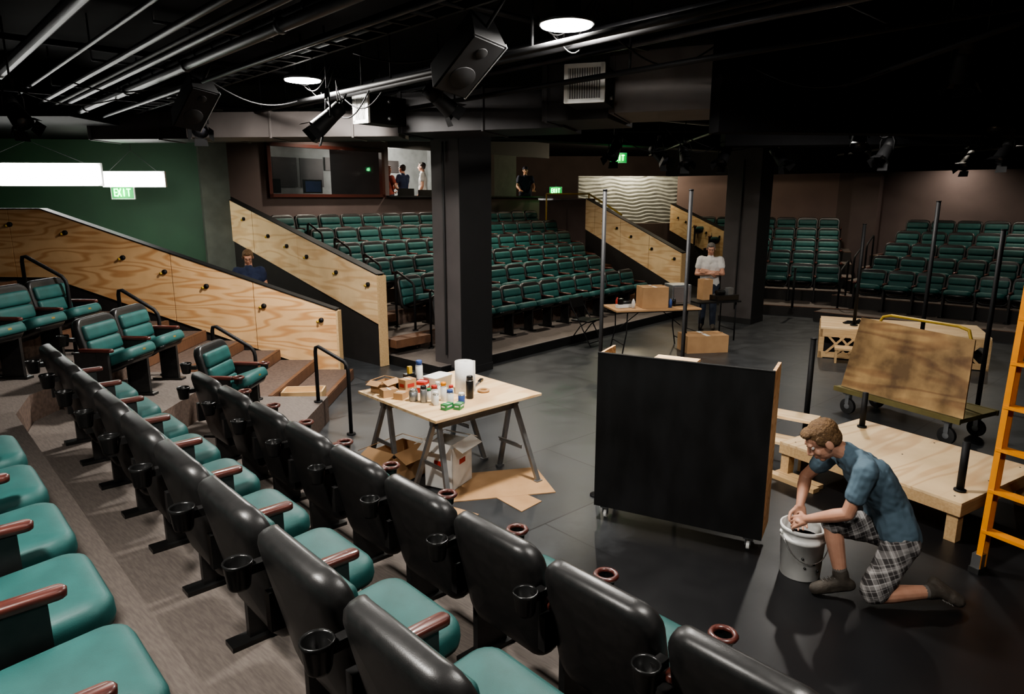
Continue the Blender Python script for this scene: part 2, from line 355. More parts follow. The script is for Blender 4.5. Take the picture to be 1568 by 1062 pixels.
# ------------------------------------------------------------ centre section (frame: x=s, y=-c)
TH2=math.atan2(.74,.67)
def P2(c,s,z=0):
    q=Matrix.Rotation(TH2,4,'Z')@V((s,-c,0)); return V((q.x,q.y,z))
mb=MB()
sr=lambda y:14.0+.46*(y-7.42)
for i in range(6):
    y0=7.42 if i==0 else 8.75+.9*(i-1); y1=8.75+.9*i if i<5 else 13.98; z=.15+.25*i
    mb.prism([(6.62,y0),(sr(y0),y0),(sr(y1),y1),(6.62,y1)],0,z,BLACK if i==0 else CARPET2,CARPET)
    if i: mb.box((7.0,y0-.13,z-.06),(.72,.26,.13),WOODST); mb.box((sr(y0)-.5,y0-.13,z-.06),(.75,.26,.13),WOODST)
    mb.box(((6.62+sr(y0))/2,y0+.02,z+.004),(sr(y0)-6.62,.04,.01),DUCT if i==0 else WOODST)
mb.obj('seating_riser',rz=TH2)
def seat_row(P,th,xs,z):
    mb=MB()
    for x in xs:
        mb.M=Matrix.Translation((x,0,0)); seat_geo(mb,n=2,cup=False,both=(x==xs[-1]),tilt=20,dep=.43,cz=.42)
    mb.obj('theater_seat_row',loc=(P.x,P.y,z),rz=th)
for i in range(6):
    y=8.6+.9*i; s0=7.75 if i<5 else 7.4; s1=sr(y)-1.05
    n=int((s1-s0)/.56); xs=[s0+.56*k for k in range(n+1)]
    P=P2(-y,0); seat_row(P,TH2+math.pi,[-x for x in xs],.15+.25*i)
for i in range(5):
    y=8.55+.9*i; q=P2(-y,7.42); q2=P2(-y+.5,7.42); z=.15+.25*i
    rail((q.x,q.y,z+1.0),(q2.x,q2.y,z+.8),z,z)
def column(c,rz,w,d,name='column'):
    mb=MB(); mb.box((0,0,2.15),(w,d,4.3),COLM); mb.box((0,0,.06),(w+.02,d+.02,.12),COLD)
    mb.box((0,-d/2-.004,2.15),(w*.99,.006,4.28),COLD)  # thin black sheet puts the shade of the unlit face into colour
    mb.cyl((-w/2-.03,.0,.3),(-w/2-.03,.0,3.4),.015,COLD)
    return mb.obj(name,loc=(*c,0),rz=rz,bevel=.006)
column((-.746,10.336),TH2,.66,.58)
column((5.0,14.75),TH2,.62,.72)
# ------------------------------------------------------------ walls around centre section / booth
mb=MB(); Y=14.0
def wbox(x0,x1,z0,z1,m,y=Y,t=.16): mb.box(((x0+x1)/2,y+t/2,(z0+z1)/2),(x1-x0,t,z1-z0),m)
wbox(6.3,17.2,0,2.66,TAUPE); wbox(6.3,7.66,2.66,4.3,TAUPE); wbox(7.66,10.7,3.76,4.3,TAUPE); wbox(10.7,10.9,2.66,4.3,TAUPE)
wbox(10.9,17.2,3.85,4.3,DARKW); wbox(13.6,14.7,2.66,3.85,TAUPE); wbox(14.7,15.65,2.66,3.85,GREYW)
mb.box((14.0,Y-.02,2.67),(6.4,.25,.04),BLACK)
mb.obj('wall_back',rz=TH2)
mb=MB(); mb.box((9.18,Y+.06,3.21),(3.0,.01,1.08),GLASS)
for x in (7.68,10.68): mb.box((x,Y-.02,3.21),(.08,.12,1.14),MAHOG)
for z in (2.68,3.75): mb.box((9.18,Y-.02,z),(3.08,.12,.07),MAHOG)
mb.obj('window_1',rz=TH2)
mb=MB(); mb.box((11.0,Y+2.9,3.0),(7.6,.1,2.6),WHITEW); mb.box((14.7,Y+1.5,3.0),(.1,2.8,2.6),WHITEW); mb.box((7.2,Y+1.5,3.0),(.1,2.8,2.6),TAUPE)
mb.box((10.85,Y+1.3,3.0),(.08,2.2,2.6),TAUPE)
mb.box((11,Y+1.55,1.78),(7.6,2.75,.1),CARPET)
for x in (11.3,12.2,13.1): mb.box((x,Y+2.83,3.55),(.75,.04,.35),DUCT)
for x in (7.9,8.8,9.7,10.5): mb.box((x,Y+2.83,3.3),(.7,.04,.75),DUCT)
mb.box((8.3,Y+.8,2.6),(1.6,.5,.2),BLACK); mb.box((8.2,Y+.9,2.9),(.5,.05,.32),BLKPL); mb.box((9.3,Y+.9,2.9),(.5,.05,.32),BLKPL)
mb.box((9.3,Y+.87,2.9),(.42,.01,.25),BLUEP)
mb.obj('wall_booth',rz=TH2)
mb=MB(); mb.box((11.9,Y+.55,2.5),(2.2,.5,.05),BLACK)
for x in (11.0,12.8): mb.box((x,Y+.55,2.15),(.06,.4,.7),BLACK)
mb.box((11.85,Y+.5,2.72),(.5,.05,.32),BLKPL); mb.box((12.5,Y+.5,2.70),(.45,.05,.3),BLKPL); mb.box((11.85,Y+.5,2.54),(.08,.06,.06),BLKPL); mb.box((12.5,Y+.5,2.54),(.08,.06,.06),BLKPL)
mb.obj('control_desk',rz=TH2)
mb=MB(); mb.prism([xy(P2(-14.2,14.8)),xy(P2(-14.2,17.2)),(2.2,21.0),(2.2,23.4),(6.5,23.6),(6.5,29),(-4,29)],0,1.8,TAUPE,CARPET)
mb.obj('lobby_floor')
mb=MB(); nx,nz=110,90; vs=[];fs=[]
for j in range(nz+1):
    for i in range(nx+1):
        x=3.9*i/nx; z=1.6*j/nz; vs.append((x,-.045*math.sin(z*52+1.8*math.sin(x*4.2)+.9*math.sin(x*9+z*5)),z))
for j in range(nz):
    for i in range(nx): a=j*(nx+1)+i; fs.append([a,a+1,a+nx+2,a+nx+1])
mb.add(vs,fs,WHITEW,True); mb.box((1.95,.12,.8),(3.9,.1,1.6),WHITEW)
mb.obj('wavy_relief_wall',loc=(2.3,24.2,1.78),rz=.03)
mb=MB(); mb.box((6.6,24.2,1.7),(.9,.06,3.2),GREENG); mb.box((6.1,24.15,1.7),(.08,.1,3.3),BLACK); mb.obj('door_1')
mb=MB(); mb.box((1.65,20.95,1.2),(1.7,.12,2.75),TAUPE,rz=-.35); mb.box((1.65,20.95,2.6),(1.75,.2,.05),MAHOG,rz=-.35); mb.obj('wall_lobby_half')
mb=MB(); mb.tube([(1.0,20.3,2.75),(2.2,20.0,2.75),(2.6,19.2,2.45),(2.9,18.4,2.2)],.025,YEL); mb.cyl((1.0,20.3,1.4),(1.0,20.3,2.75),.02,YEL); mb.cyl((2.2,20.0,1.4),(2.2,20.0,2.75),.02,YEL); mb.obj('stair_handrail')
mb=MB(); mb.box((-8.9,13.35,2.15),(6.2,.15,4.3),GREEN,rz=.14); mb.obj('wall_green')
mb=MB(); mb.box((0,0,2.15),(.5,.7,4.3),PILG); mb.obj('wall_pilaster_left',loc=(-5.85,13.75,0),rz=.5)
mb=MB(); mb.box((-9,11.8,3.75),(6,4.2,.1),CEIL); mb.obj('ceiling_soffit')
def wallseg(p0,p1,z0,z1,m,name,th=.15):
    p0=V((*p0,0));p1=V((*p1,0)); L=(p1-p0).length; a=math.atan2(p1.y-p0.y,p1.x-p0.x); mb=MB()
    mb.box((L/2,0,(z0+z1)/2),(L,th,z1-z0),m)
    return mb.obj(name,loc=(p0.x,p0.y,0),rz=a)
wallseg((5.6,23.6),(9.6,20.55),0,3.4,MAUVE,'wall_right_rear')
wallseg((9.6,20.55),(17.6,13.3),0,3.4,TAUPE,'wall_right_side')
wallseg((5.0,22.6),(9.3,19.5),3.32,4.3,CEIL,'header_beam',.3)
wallseg((9.3,19.5),(17.2,12.4),3.32,4.3,CEIL,'header_beam',.3)
mb=MB(); mb.box((0,0,1.7),(.7,.5,3.4),TAUPE); mb.obj('wall_pilaster_right',loc=(10.1,19.85,0),rz=rad(-42))
TH3=math.atan2(.67,-.74); TH4=math.atan2(.4,-.917)
u3=V((-.74,.67,0)); w3=V((.67,.74,0)); u4=V((-.917,.4,0)); w4=V((.4,.917,0))
q3=V((8.84,14.4,0)); q4=V((7.0,16.5,0))
mb=MB()
for i in range(5):
    for (q,u,w,a,b,dz) in ((q3,u3,w3,1.9,-7.0,0),(q4,u4,w4,1.5+.3*i,-1.15,.01)):
        f=-1.25 if i==0 else -.15+.9*(i-1); e=-.15+.9*i if i<4 else 4.6
        pts=[q+u*a+w*f,q+u*b+w*f,q+u*b+w*e,q+u*a+w*e]
        z=.2+.25*i+dz
        mb.prism([xy(p) for p in pts],0,z,DARKW,CARPET)
        r=[q+u*a+w*(f+.04),q+u*b+w*(f+.04),q+u*b+w*f,q+u*a+w*f]
        mb.prism([xy(p) for p in r],z,z+.012,WOODST)
mb.obj('seating_platform')
for i in range(5):
    p=q3+w3*.9*i; seat_row(p,TH3,[1.1-.56*k for k in range(9,-1,-1)],.2+.25*i)
    p=q4+w4*.9*i; seat_row(p,TH4,[-.56,0,.56]+[.56*(k+2) for k in range(i)],.21+.25*i)
for i in range(3):
    a=q3+u3*1.65+w3*(.9*i); b=a-w3*.5; z=.2+.25*i; rail((a.x,a.y,z+1.05),(b.x,b.y,z+.85),z,z)
# ------------------------------------------------------------ ceiling: pipes, ducts
mb=MB()
for c,z,r in ((2.33,3.80,.045),(2.15,3.86,.03),(2.02,3.84,.018),(1.9,3.88,.03),(2.52,3.95,.05),(2.7,3.78,.02),(3.3,4.0,.04),(3.42,4.0,.02),(4.6,3.95,.035),(1.35,4.05,.06),(.8,4.1,.03),(5.6,4.05,.03),(1.65,3.95,.02)):
    a=P1(c,-3,z); b=P1(c,12,z); mb.cyl(a,b,r,PIPE if r>.018 else BLACKP,seg=10)
for s in range(-2,12,2):
    mb.cyl(P1(1.8,s,3.93),P1(2.75,s,3.93),.012,PIPE,seg=6); mb.cyl(P1(1.8,s,3.93),P1(1.8,s,4.35),.008,PIPE,seg=6); mb.cyl(P1(2.75,s,3.93),P1(2.75,s,4.35),.008,PIPE,seg=6)
    mb.cyl(P1(2.33,s+.9,3.8),P1(2.33,s+.96,3.8),.056,PIPE,seg=10)
for k in range(26): mb.cyl(P1(2.52,-1+.45*k,3.95),P1(2.52,-.95+.45*k,3.95),.058,PIPE,seg=10)
mb.obj('ceiling_conduit_run')
mb=MB()
for s,z,r in ((2.5,4.12,.025),(4.6,4.12,.025),(8.3,4.1,.03),(10.5,3.9,.03)):
    mb.cyl(P1(.2,s,z),P1(11,s,z),r,BLACKP,seg=10)
for y in (10.9,12.5,14.5,17): mb.cyl((-3,y,3.98),(13,y+.6,3.98),.026,BLACKP,seg=8)
for x in (3.2,5.5,8,10.5): mb.cyl((x,3,3.7),(x+.3,18,3.7),.026,BLACKP,seg=8)
for x,y in ((3.25,5),(3.3,9),(5.6,6),(5.7,11),(8.1,9),(8.2,14),(10.6,12)): mb.cyl((x,y,3.7),(x,y,4.35),.012,BLACKP,seg=6)
for c,z in ((3.9,3.72),(4.25,3.78),(5.1,3.7)):
    mb.cyl(P1(c,-1,z),P1(c,9.5,z),.026,BLACKP,seg=10)
    for s in (1.5,4,6.5,9): mb.cyl(P1(c,s,z),P1(c,s,4.35),.012,BLACKP,seg=6)
mb.obj('lighting_pipe_grid')
mb=MB()
for c in (2.95,3.2): mb.box(P1(c,6,3.9),(.03,16,.06),BLACKP,rz=math.atan2(.735,-.678)-math.pi/2)
for k in range(50): mb.box(P1(3.075,-1.5+.32*k,3.88),(.25,.03,.02),BLACKP,rz=math.atan2(.735,-.678)-math.pi/2)
mb.obj('cable_tray')
mb=MB()
def drape(p,q,sag,r=.008,m=BLACKP,n=14):
    p=V(p);q=V(q); mb.tube([p.lerp(q,i/n)-V((0,0,sag*math.sin(math.pi*i/n))) for i in range(n+1)],r,m,6)
for p,q,s in (((-1.5,6.9,3.95),(-.2,6.1,3.95),.15),((-2.2,8.3,3.8),(-1.5,7.9,3.9),.35),((-2.0,8.3,3.8),(-1.3,7.8,3.9),.25),((.9,6.3,3.95),(1.9,6.8,4.0),.2),((1.6,11,3.6),(2.9,11.8,3.6),.25),((2.9,11.8,3.6),(4.4,12,3.6),.2),((-4.6,7.4,3.8),(-3.3,7.4,3.85),.15),((2.2,7.0,3.9),(3.3,6.2,3.7),.2),((4.2,8.5,3.6),(5.6,10.4,3.6),.2),((-5.5,7.5,3.9),(-4.6,8.6,3.8),.2),((-3.3,7.6,3.9),(-2.4,8.6,3.8),.2),((2.4,11.2,3.7),(3.6,11.9,3.6),.3)): drape(p,q,s)
mb.obj('hanging_cables')
def beam(p0,p1,w,z0,z1,m,name,flange=True):
    p0=V((*p0,0));p1=V((*p1,0)); L=(p1-p0).length; mb=MB()
    mb.box((L/2,0,(z0+z1)/2),(L,w,z1-z0),m)
    if flange:
        x=.05
        while x<L: mb.box((x,0,(z0+z1)/2),(.03,w+.03,z1-z0+.03),m); x+=1.1
    return mb.obj(name,loc=(p0.x,p0.y,0),rz=math.atan2(p1.y-p0.y,p1.x-p0.x),bevel=.004)
beam((-4.3,9.75),(-1.45,9.55),.6,3.40,3.72,DUCT,'air_duct')
beam((-1.3,9.45),(.75,8.75),.9,3.42,3.9,DUCTD,'air_duct')
beam((.55,8.5),(1.25,8.2),1.1,3.45,4.05,DUCTD,'air_duct')
beam((1.2,8.15),(2.6,7.65),1.0,3.50,4.12,DUCT,'air_duct')
beam((-6.5,11.3),(-1.2,10.9),.7,3.5,3.9,DUCTD,'air_duct')
beam((2.02,7.15),(12,8.3),.25,3.25,4.35,CEIL,'black_border_drape',False)
beam((3.5,11.8),(14,10.5),.5,3.45,4.3,CEIL,'black_ceiling_beam',False)
beam((-1,13.2),(6.5,18.5),.4,3.75,4.3,CEIL,'black_ceiling_beam',False)
def vent(loc,rz,w,h,d):
    mb=MB(); mb.box((0,d/2,0),(w,d,h),BLACK); 
    for x in (-w/2+.015,w/2-.015): mb.box((x,-.012,0),(.04,.03,h),WHITE)
    for z in (-h/2+.015,h/2-.015): mb.box((0,-.012,z),(w,.03,.04),WHITE)
    n=int(w/.028)
    for i in range(n): mb.box((-w/2+.04+(w-.08)*i/(n-1),-.008,0),(.006,.02,h-.06),WHITE,rz=.5)
    mb.box((0,0,.0),(w-.06,.004,h-.06),DUCT)
    for z in (-h*.3,h*.3): mb.cyl((w/2,d*.5,z),(w/2+.03,d*.5,z),.02,STEEL)
    mb.cyl((0,d/2,h/2),(0,d/2,4.35-loc[2]),.01,BLACKP,seg=6)
    return mb.obj('air_vent',loc=loc,rz=rz)
vent((.72,7.15,3.72),rad(-18),.40,.36,.55)
vent((-1.80,8.6,3.66),rad(-38),.27,.33,.6)
# ------------------------------------------------------------ lamps
def light(name,kind,loc,e,col=(1,.95,.88),size=.35,rot=(0,0,0),par=None,spot=None):
    l=bpy.data.lights.new(name,kind); l.energy=e; l.color=col
    if kind=='AREA': l.shape='DISK'; l.size=size
    else: l.shadow_soft_size=size
    o=bpy.data.objects.new(name,l); bpy.context.scene.collection.objects.link(o); o.location=loc; o.rotation_euler=rot
    if par: o.parent=par
    return o
def worklamp(loc,e):
    mb=MB(); ro=[(.035,.22),(.06,.21),(.075,.20),(.075,.10),(.10,.09),(.19,.035),(.205,.0),(.20,-.004),(.185,.022)]
    mb.loft([[V((r*math.cos(a),r*math.sin(a),z)) for a in [2*math.pi*i/28 for i in range(28)]] for r,z in ro],CHROME)
    mb.cyl((0,0,-.012),(0,0,.018),.188,LAMPE,seg=28)
    for k in range(8):
        a=k*math.pi/4; mb.box((.085*math.cos(a),.085*math.sin(a),.145),(.03,.006,.1),STEEL,rz=a)
    mb.cyl((0,0,.22),(0,0,4.35-loc[2]),.012,BLACKP,seg=6)
    for k in range(3):
        pts=[]
        for i in range(17):
            t=i/16; pts.append((-.20+.42*t+.03*k,.25+.05*k,.12-.26*math.sin(math.pi*t**(.8+.2*k))*(.7+.25*k)+(.12*t)))
        mb.tube(pts,.006,DUCTD if k==1 else BLKPL,6)
    o=mb.obj('work_lamp',loc=loc)
    light('work_lamp_bulb','AREA',(0,0,-.03),e,size=.36,par=o)
    light('work_lamp_spill','POINT',(0,0,-.09),e*.05,size=.06,par=o)
worklamp((.40,5.39,3.85),230)
worklamp((-2.3,7.95,3.88),230)
worklamp((-1.9,1.6,3.85),150)
worklamp((1.5,1.7,3.85),110)  # unseen overhead lamp added to brighten the bucket and kneeling man
worklamp((4.6,9.6,3.95),110)
def fill_downlight(loc,e,col=(1,.9,.75)):  # ceiling cans added to light the far seats and wash the back walls
    mb=MB(); mb.cyl((0,0,.0),(0,0,.22),.09,BLACKP,cap=False); mb.cyl((0,0,.05),(0,0,.06),.08,SMALLE); mb.cyl((0,0,.2),(0,0,4.35-loc[2]),.012,BLACKP,seg=6); mb.cyl((0,0,.2),(0,0,.22),.09,BLACKP)
    o=mb.obj('fill_downlight',loc=loc); light('fill_downlight_bulb','AREA',(0,0,.04),e,col,.16,par=o)
a=P2(-13.3,8.8,4.1); b=P2(-13.3,12.0,4.1)
for l,e in (((-2.2,14.0,4.0),110),((.3,15.8,4.0),110),((1.4,13.2,4.0),90),((7.6,17.2,3.95),90),((10.8,15.2,3.95),60),((8.2,13,4.0),40),(tuple(a),60),(tuple(b),60),((7.9,20.6,3.85),150),((11.3,18.0,3.75),35)): fill_downlight(l,e)
def stage_light(loc,aim,L=.36,r=.09):
    mb=MB(); d=V(aim).normalized(); p=V((0,0,-.28)); u,w=mb.frame(d)
    mb.cyl(p-d*L*.5,p-d*L*.1,r*.85,BLACKP,r1=r*.9); mb.cyl(p-d*L*.1,p+d*L*.5,r*.9,BLACKP,r1=r*1.1,cap=False)
    mb.cyl(p+d*L*.42,p+d*L*.44,r,LENS); mb.cyl(p-d*L*.5,p-d*L*.56,r*.5,BLACKP)
    side=d.cross(V((0,0,1))).normalized()
    mb.tube([p+side*r*1.15,p+side*r*1.2+V((0,0,.12)),p+side*r*.8+V((0,0,.2)),p-side*r*.8+V((0,0,.2)),p-side*r*1.2+V((0,0,.12)),p-side*r*1.15],.01,BLACKP,6)
    mb.box((0,0,-.03),(.05,.05,.1),BLACKP); mb.cyl((0,0,0),(0,0,4.35-loc[2]),.01,BLACKP)
    for q in (.9,1.15):
        mb.tube([p-d*L*.5+V((0,0,.0)),p-d*L*.7+V((.02,0,.1*q)),V((.12*q,0,-.1)),V((.1,0,.1))],.006,BLACKP,6)
    c=p+d*L*.5
    up=side.cross(d)
    for v,o2 in ((side,up),(-side,up),(up,side),(-up,side)):
        a=c+v*r*1.05; b=a+d*.09+v*.05
        mb.add([a+o2*.07,a-o2*.07,b-o2*.08,b+o2*.08],[[0,1,2,3]],BLACKP)
    return mb.obj('stage_spotlight',loc=loc)
for l,a in (((-1.95,7.6,3.72),(-.6,-.3,-.6)),((1.6,11.0,3.65),(-.3,-.5,-.7)),((2.4,11.6,3.6),(.4,-.6,-.5)),((2.9,11.9,3.6),(0,-.6,-.7)),((3.6,12.0,3.6),(-.4,-.5,-.6)),((5.6,10.6,3.6),(-.5,-.3,-.7)),((6.9,9.9,3.55),(-.5,-.2,-.7)),((8.0,12.4,3.55),(-.6,-.4,-.6)),((4.2,8.6,3.6),(-.3,-.6,-.6)),((3.5,5.6,3.95),(.1,.3,-.8)),((-5.0,7.2,3.75),(.5,-.2,-.6)),((-3.9,8.9,3.8),(.3,-.6,-.5)),((-.8,7.9,3.95),(.6,.3,-.5)),((4.6,12.2,3.6),(.3,-.5,-.6)),((5.0,7.4,3.7),(-.2,-.5,-.6))): stage_light(l,a)
def speaker(loc,rot,s=1):
    mb=MB(); mb.loft([[V((x*s,y*s,z*s)) for x,y in ((-.16,-.13),(.16,-.13),(.11,.15),(-.11,.15))] for z in (-.3,.3)],BLACK,smooth=False)
    mb.box((0,-.135*s,0),(.30*s,.012,.57*s),BLACKP); mb.cyl((0,-.14*s,-.1*s),(0,-.147*s,-.1*s),.11*s,BLACK,seg=20); mb.cyl((0,-.14*s,.17*s),(0,-.147*s,.17*s),.05*s,BLACK,seg=16)
    mb.box((.165*s,-.12*s,0),(.012,.04,.6*s),STEEL)
    mb.cyl((0,0,.28*s),(.05,.12,.62*s),.014,BLACKP)
    return mb.obj('hanging_speaker',loc=loc,rot=rot,bevel=.006)
speaker((-.36,5.6,3.68),(rad(55),rad(10),rad(40)),.95)
speaker((-3.35,7.55,3.60),(rad(48),rad(8),rad(50)),.9)
def exit_sign(loc,rz,s=1):
    mb=MB(); mb.box((0,0,0),(.32*s,.04,.19*s),WHITE); mb.box((0,-.022,0),(.30*s,.004,.17*s),EXITB)
    def bar(x,z,w,h): mb.box((x*s,-.027,z*s),(w*s,.004,h*s),EXITG)
    bar(-.11,0,.016,.11)
    for z in (-.048,0,.048): bar(-.09,z,.04,.016)
    mb.box((-.045*s,-.027,0),(.016*s,.004,.125*s),EXITG,ry=.42); mb.box((-.045*s,-.0275,0),(.016*s,.004,.125*s),EXITG,ry=-.42)
    bar(.02,0,.016,.11); bar(.085,0,.016,.11); bar(.085,.048,.06,.016)
    mb.cyl((0,0,.09*s),(0,0,.35),.008,BLACKP,seg=6)
    o=mb.obj('exit_sign',loc=loc,rz=rz); light('exit_sign_glow','POINT',(0,-.12,0),3*s,(.1,1,.3),.05,par=o)
exit_sign((-7.0,12.6,2.72),.1,1.25); exit_sign((2.5,16.6,3.55),0,1.2); exit_sign((1.35,21.6,2.86),-.2,1.2)
def fluoro(loc,L,h,rz,e):
    mb=MB(); pillow(mb,L,h,.06,[(-.09,.03),(-.07,.005),(.0,0),(.05,.0)],TUBEE,Matrix.Identity(4)); mb.box((0,.07,0),(L+.02,.05,h+.02),WHITE)
    for x in (-L*.4,L*.4): mb.tube([(x,.05,h/2),(0,.05,h/2+.35),(0,.05,4.3-loc[2])],.0035,BLACKP,6)
    o=mb.obj('fluorescent_light',loc=loc,rz=rz)
    l=light('fluorescent_bulb','AREA',(0,-.15,-.12),e,(1,1,.92),1.0,rot=(rad(50),0,0),par=o)
fluoro((-7.5,10.95,2.98),2.1,.33,.05,45)
fluoro((-6.35,11.75,2.93),1.02,.24,.03,40)
light('green_wall_light','POINT',(-7.5,12.2,3.2),9,(1,1,.85),.2)  # bare point light near the green wall, without a fixture
q=P2(-15.6,12.2,3.7); light('booth_ceiling_light','POINT',q,130,(1,.97,.9),.25)
q=P2(-15.6,9.3,3.85); light('booth_ceiling_light','POINT',q,16,(1,.95,.85),.2)  # dim light added behind the glass to lift the black window
q=P2(-15.4,16.2,3.6); light('lobby_ceiling_light','POINT',q,60,(1,.85,.6),.25)
light('lobby_ceiling_light','POINT',(4.0,23.3,3.75),130,(1,.86,.62),.1)
light('passage_light','POINT',(4.9,20.0,3.7),60,(1,.85,.6),.15)
# ------------------------------------------------------------ black rolling flat
fl=V((.68,5.27)); fr=V((1.85,4.65)); L=(fr-fl).length; a=math.atan2(fr.y-fl.y,fr.x-fl.x)
mb=MB(); zb,zt=.12,1.41
mb.box((L/2,.012,(zb+zt)/2),(L,.024,zt-zb),FLATB)
mb.box((.012,.19,(zb+zt)/2),(.02,.34,zt-zb),PLY); mb.box((L-.012,.19,(zb+zt)/2),(.024,.34,zt-zb),PLY)
mb.box((L/2,.19,zb+.02),(L-.05,.33,.03),PLY); mb.box((L/2,.19,.75),(L-.05,.30,.022),PLY)
for x in (.05,L/2,L-.05): mb.box((x,.05,(zb+zt)/2),(.04,.05,zt-zb-.04),PINE)
mb.box((L/2,.05,zt-.04),(L-.06,.05,.04),PINE)
mb.box((L*.42,.26,zt-.05),(.34,.2,.02),PLY2); mb.box((0.0,.34,1.05),(.05,.02,.35),PINE)
mb.box((L/2,.012,zt+.004),(L,.03,.012),BLACK)
for x,y in ((.08,.06),(L-.10,.06),(.08,.30),(L-.10,.30)):
    mb.box((x,y,.1),(.07,.06,.012),STEEL); mb.box((x-.018,y,.072),(.006,.04,.06),STEEL); mb.box((x+.018,y,.072),(.006,.04,.06),STEEL)
    mb.cyl((x-.012,y+.012,.034),(x+.012,y+.012,.034),.034,WHITE)
mb.obj('rolling_scenery_flat',loc=(fl.x,fl.y,0),rz=a,bevel=.002)
def pole(x,y,z0,z1,r=.019):
    mb=MB(); mb.cyl((0,0,z0),(0,0,z1),r,BLACKP,seg=12); mb.cyl((0,0,z0),(0,0,z0+.012),.06,BLACKP,seg=16); mb.cyl((0,0,z1),(0,0,z1+.01),r*1.15,BLACKP,seg=12)
    mb.obj('black_pipe_post',loc=(x,y,0))
pole(.76,5.72,0,2.67,.017); pole(1.45,5.66,0,2.67,.017)
pole(5.81,9.5,0.0,2.57,.028); pole(5.9,8.3,0,2.24,.028); pole(5.75,11.3,.53,2.2,.027); pole(6.3,15.2,.2,1.1,.025)
pole(3.27,7.25,.0,1.12,.03)
# ------------------------------------------------------------ platforms at right
def deck(N0,a,b,la,lb,z,name,legs=True,m=PLY2):
    ang=math.atan2(b.y,b.x); mb=MB()
    mb.box((lb/2,la/2,z-.012),(lb,la,.024),m)
    for y in (.02,la/2,la-.02): mb.box((lb/2,y,z-.07),(lb-.0,.038,.09),PINE)
    for x in (.02,lb-.02): mb.box((x,la/2,z-.07),(.038,la,.09),PINE)
    if legs:
        for x in (.06,lb-.06):
            for y in (.06,la-.06): mb.box((x,y,(z-.03)/2),(.085,.085,z-.03),PINE)
    for x in (.1,lb/2,lb-.1):
        for y in (.1,la/2,la-.1): mb.cyl((x,y,z-.001),(x,y,z+.002),.008,BLACKP,seg=8)
    return mb.obj(name,loc=(N0.x,N0.y,0),rz=ang,bevel=.003)
a_=V((-.53,.85,0)).normalized(); b_=V((.85,.53,0)).normalized()
deck(V((3.42,4.82,0)),a_,b_,1.62,1.3,.34,'stage_platform')
for px,py,h in ((3.55,5.05,.40),(3.55,6.6,.36)): 
    mb=MB(); mb.cyl((0,0,.345),(0,0,.345+h),.028,BLACKP,seg=12); mb.cyl((0,0,.345),(0,0,.357),.045,BLACKP,seg=16); mb.obj('black_pipe_post',loc=(px,py,0))
mb=MB()
mb.box((.3,.0,.42),(.62,.26,.03),PLY2); mb.box((.3,-.28,.24),(.62,.26,.03),PLY2)
for x in (.02,.58): mb.box((x,0.0,.2),(.03,.26,.41),PINE); mb.box((x,-.28,.11),(.03,.26,.22),PINE)
mb.obj('wooden_step_unit',loc=(2.6,6.95,0),rz=rad(-38),bevel=.003)
mb=MB(); mb.box((0,0,.02),(.5,.09,.04),PINE); mb.box((0,.1,.02),(.45,.09,.04),PINE); mb.obj('lumber_offcut',loc=(2.62,5.98,0),rz=rad(-57))
mb=MB(); Lp,Dp,zp=2.4,1.2,.52
mb.box((Lp/2,Dp/2,zp-.012),(Lp,Dp,.03),PLY2)
mb.box((Lp/2,.02,zp-.09),(Lp,.04,.13),PINE); mb.box((Lp/2,.02,.06),(Lp,.04,.09),PINE)
mb.box((.02,Dp/2,zp-.09),(.04,Dp,.13),PINE); mb.box((.02,Dp/2,.06),(.04,Dp,.09),PINE)
for x in (.03,Lp/2,Lp-.03): mb.box((x,.03,.24),(.08,.05,.48),PINE)
mb.box((.03,Dp-.03,.24),(.08,.05,.48),PINE); mb.box((Lp-.03,Dp-.03,.24),(.08,.05,.48),PINE)
x=.1
while x<Lp-.3:
    mb.box((x+.15,.0,.25),(.035,.012,.42),PINE,ry=.75); mb.box((x+.15,.01,.25),(.035,.012,.42),PINE,ry=-.75); x+=.17
x=.1
while x<Dp-.25:
    mb.box((-.005,x+.12,.25),(.012,.035,.40),PINE,rx=.75); mb.box((.005,x+.12,.25),(.012,.035,.40),PINE,rx=-.75); x+=.17
mb.box((Lp/2,Dp*.5,.15),(Lp-.1,Dp-.1,.2),BLACK)
mb.obj('lattice_platform',loc=(5.15,11.2,0),rz=rad(-24))
mb=MB(); mb.tube([(0,0,0.02),(.05,.03,.03),(.14,0,.03),(.2,.02,.02)],.02,BLACKP); mb.cyl((.2,.02,.02),(.26,.02,.05),.03,BLACKP); mb.box((.1,.0,.012),(.25,.08,.02),BLACKP); mb.obj('power_drill',loc=(5.7,11.5,.525))
mb=MB(); mb.box((.3,.15,.24),(.6,.28,.03),PINE)
for x in (.03,.57): mb.box((x,.15,.12),(.03,.26,.23),PINE)
mb.obj('wooden_step_unit',loc=(5.2,10.75,0),rz=rad(-24))
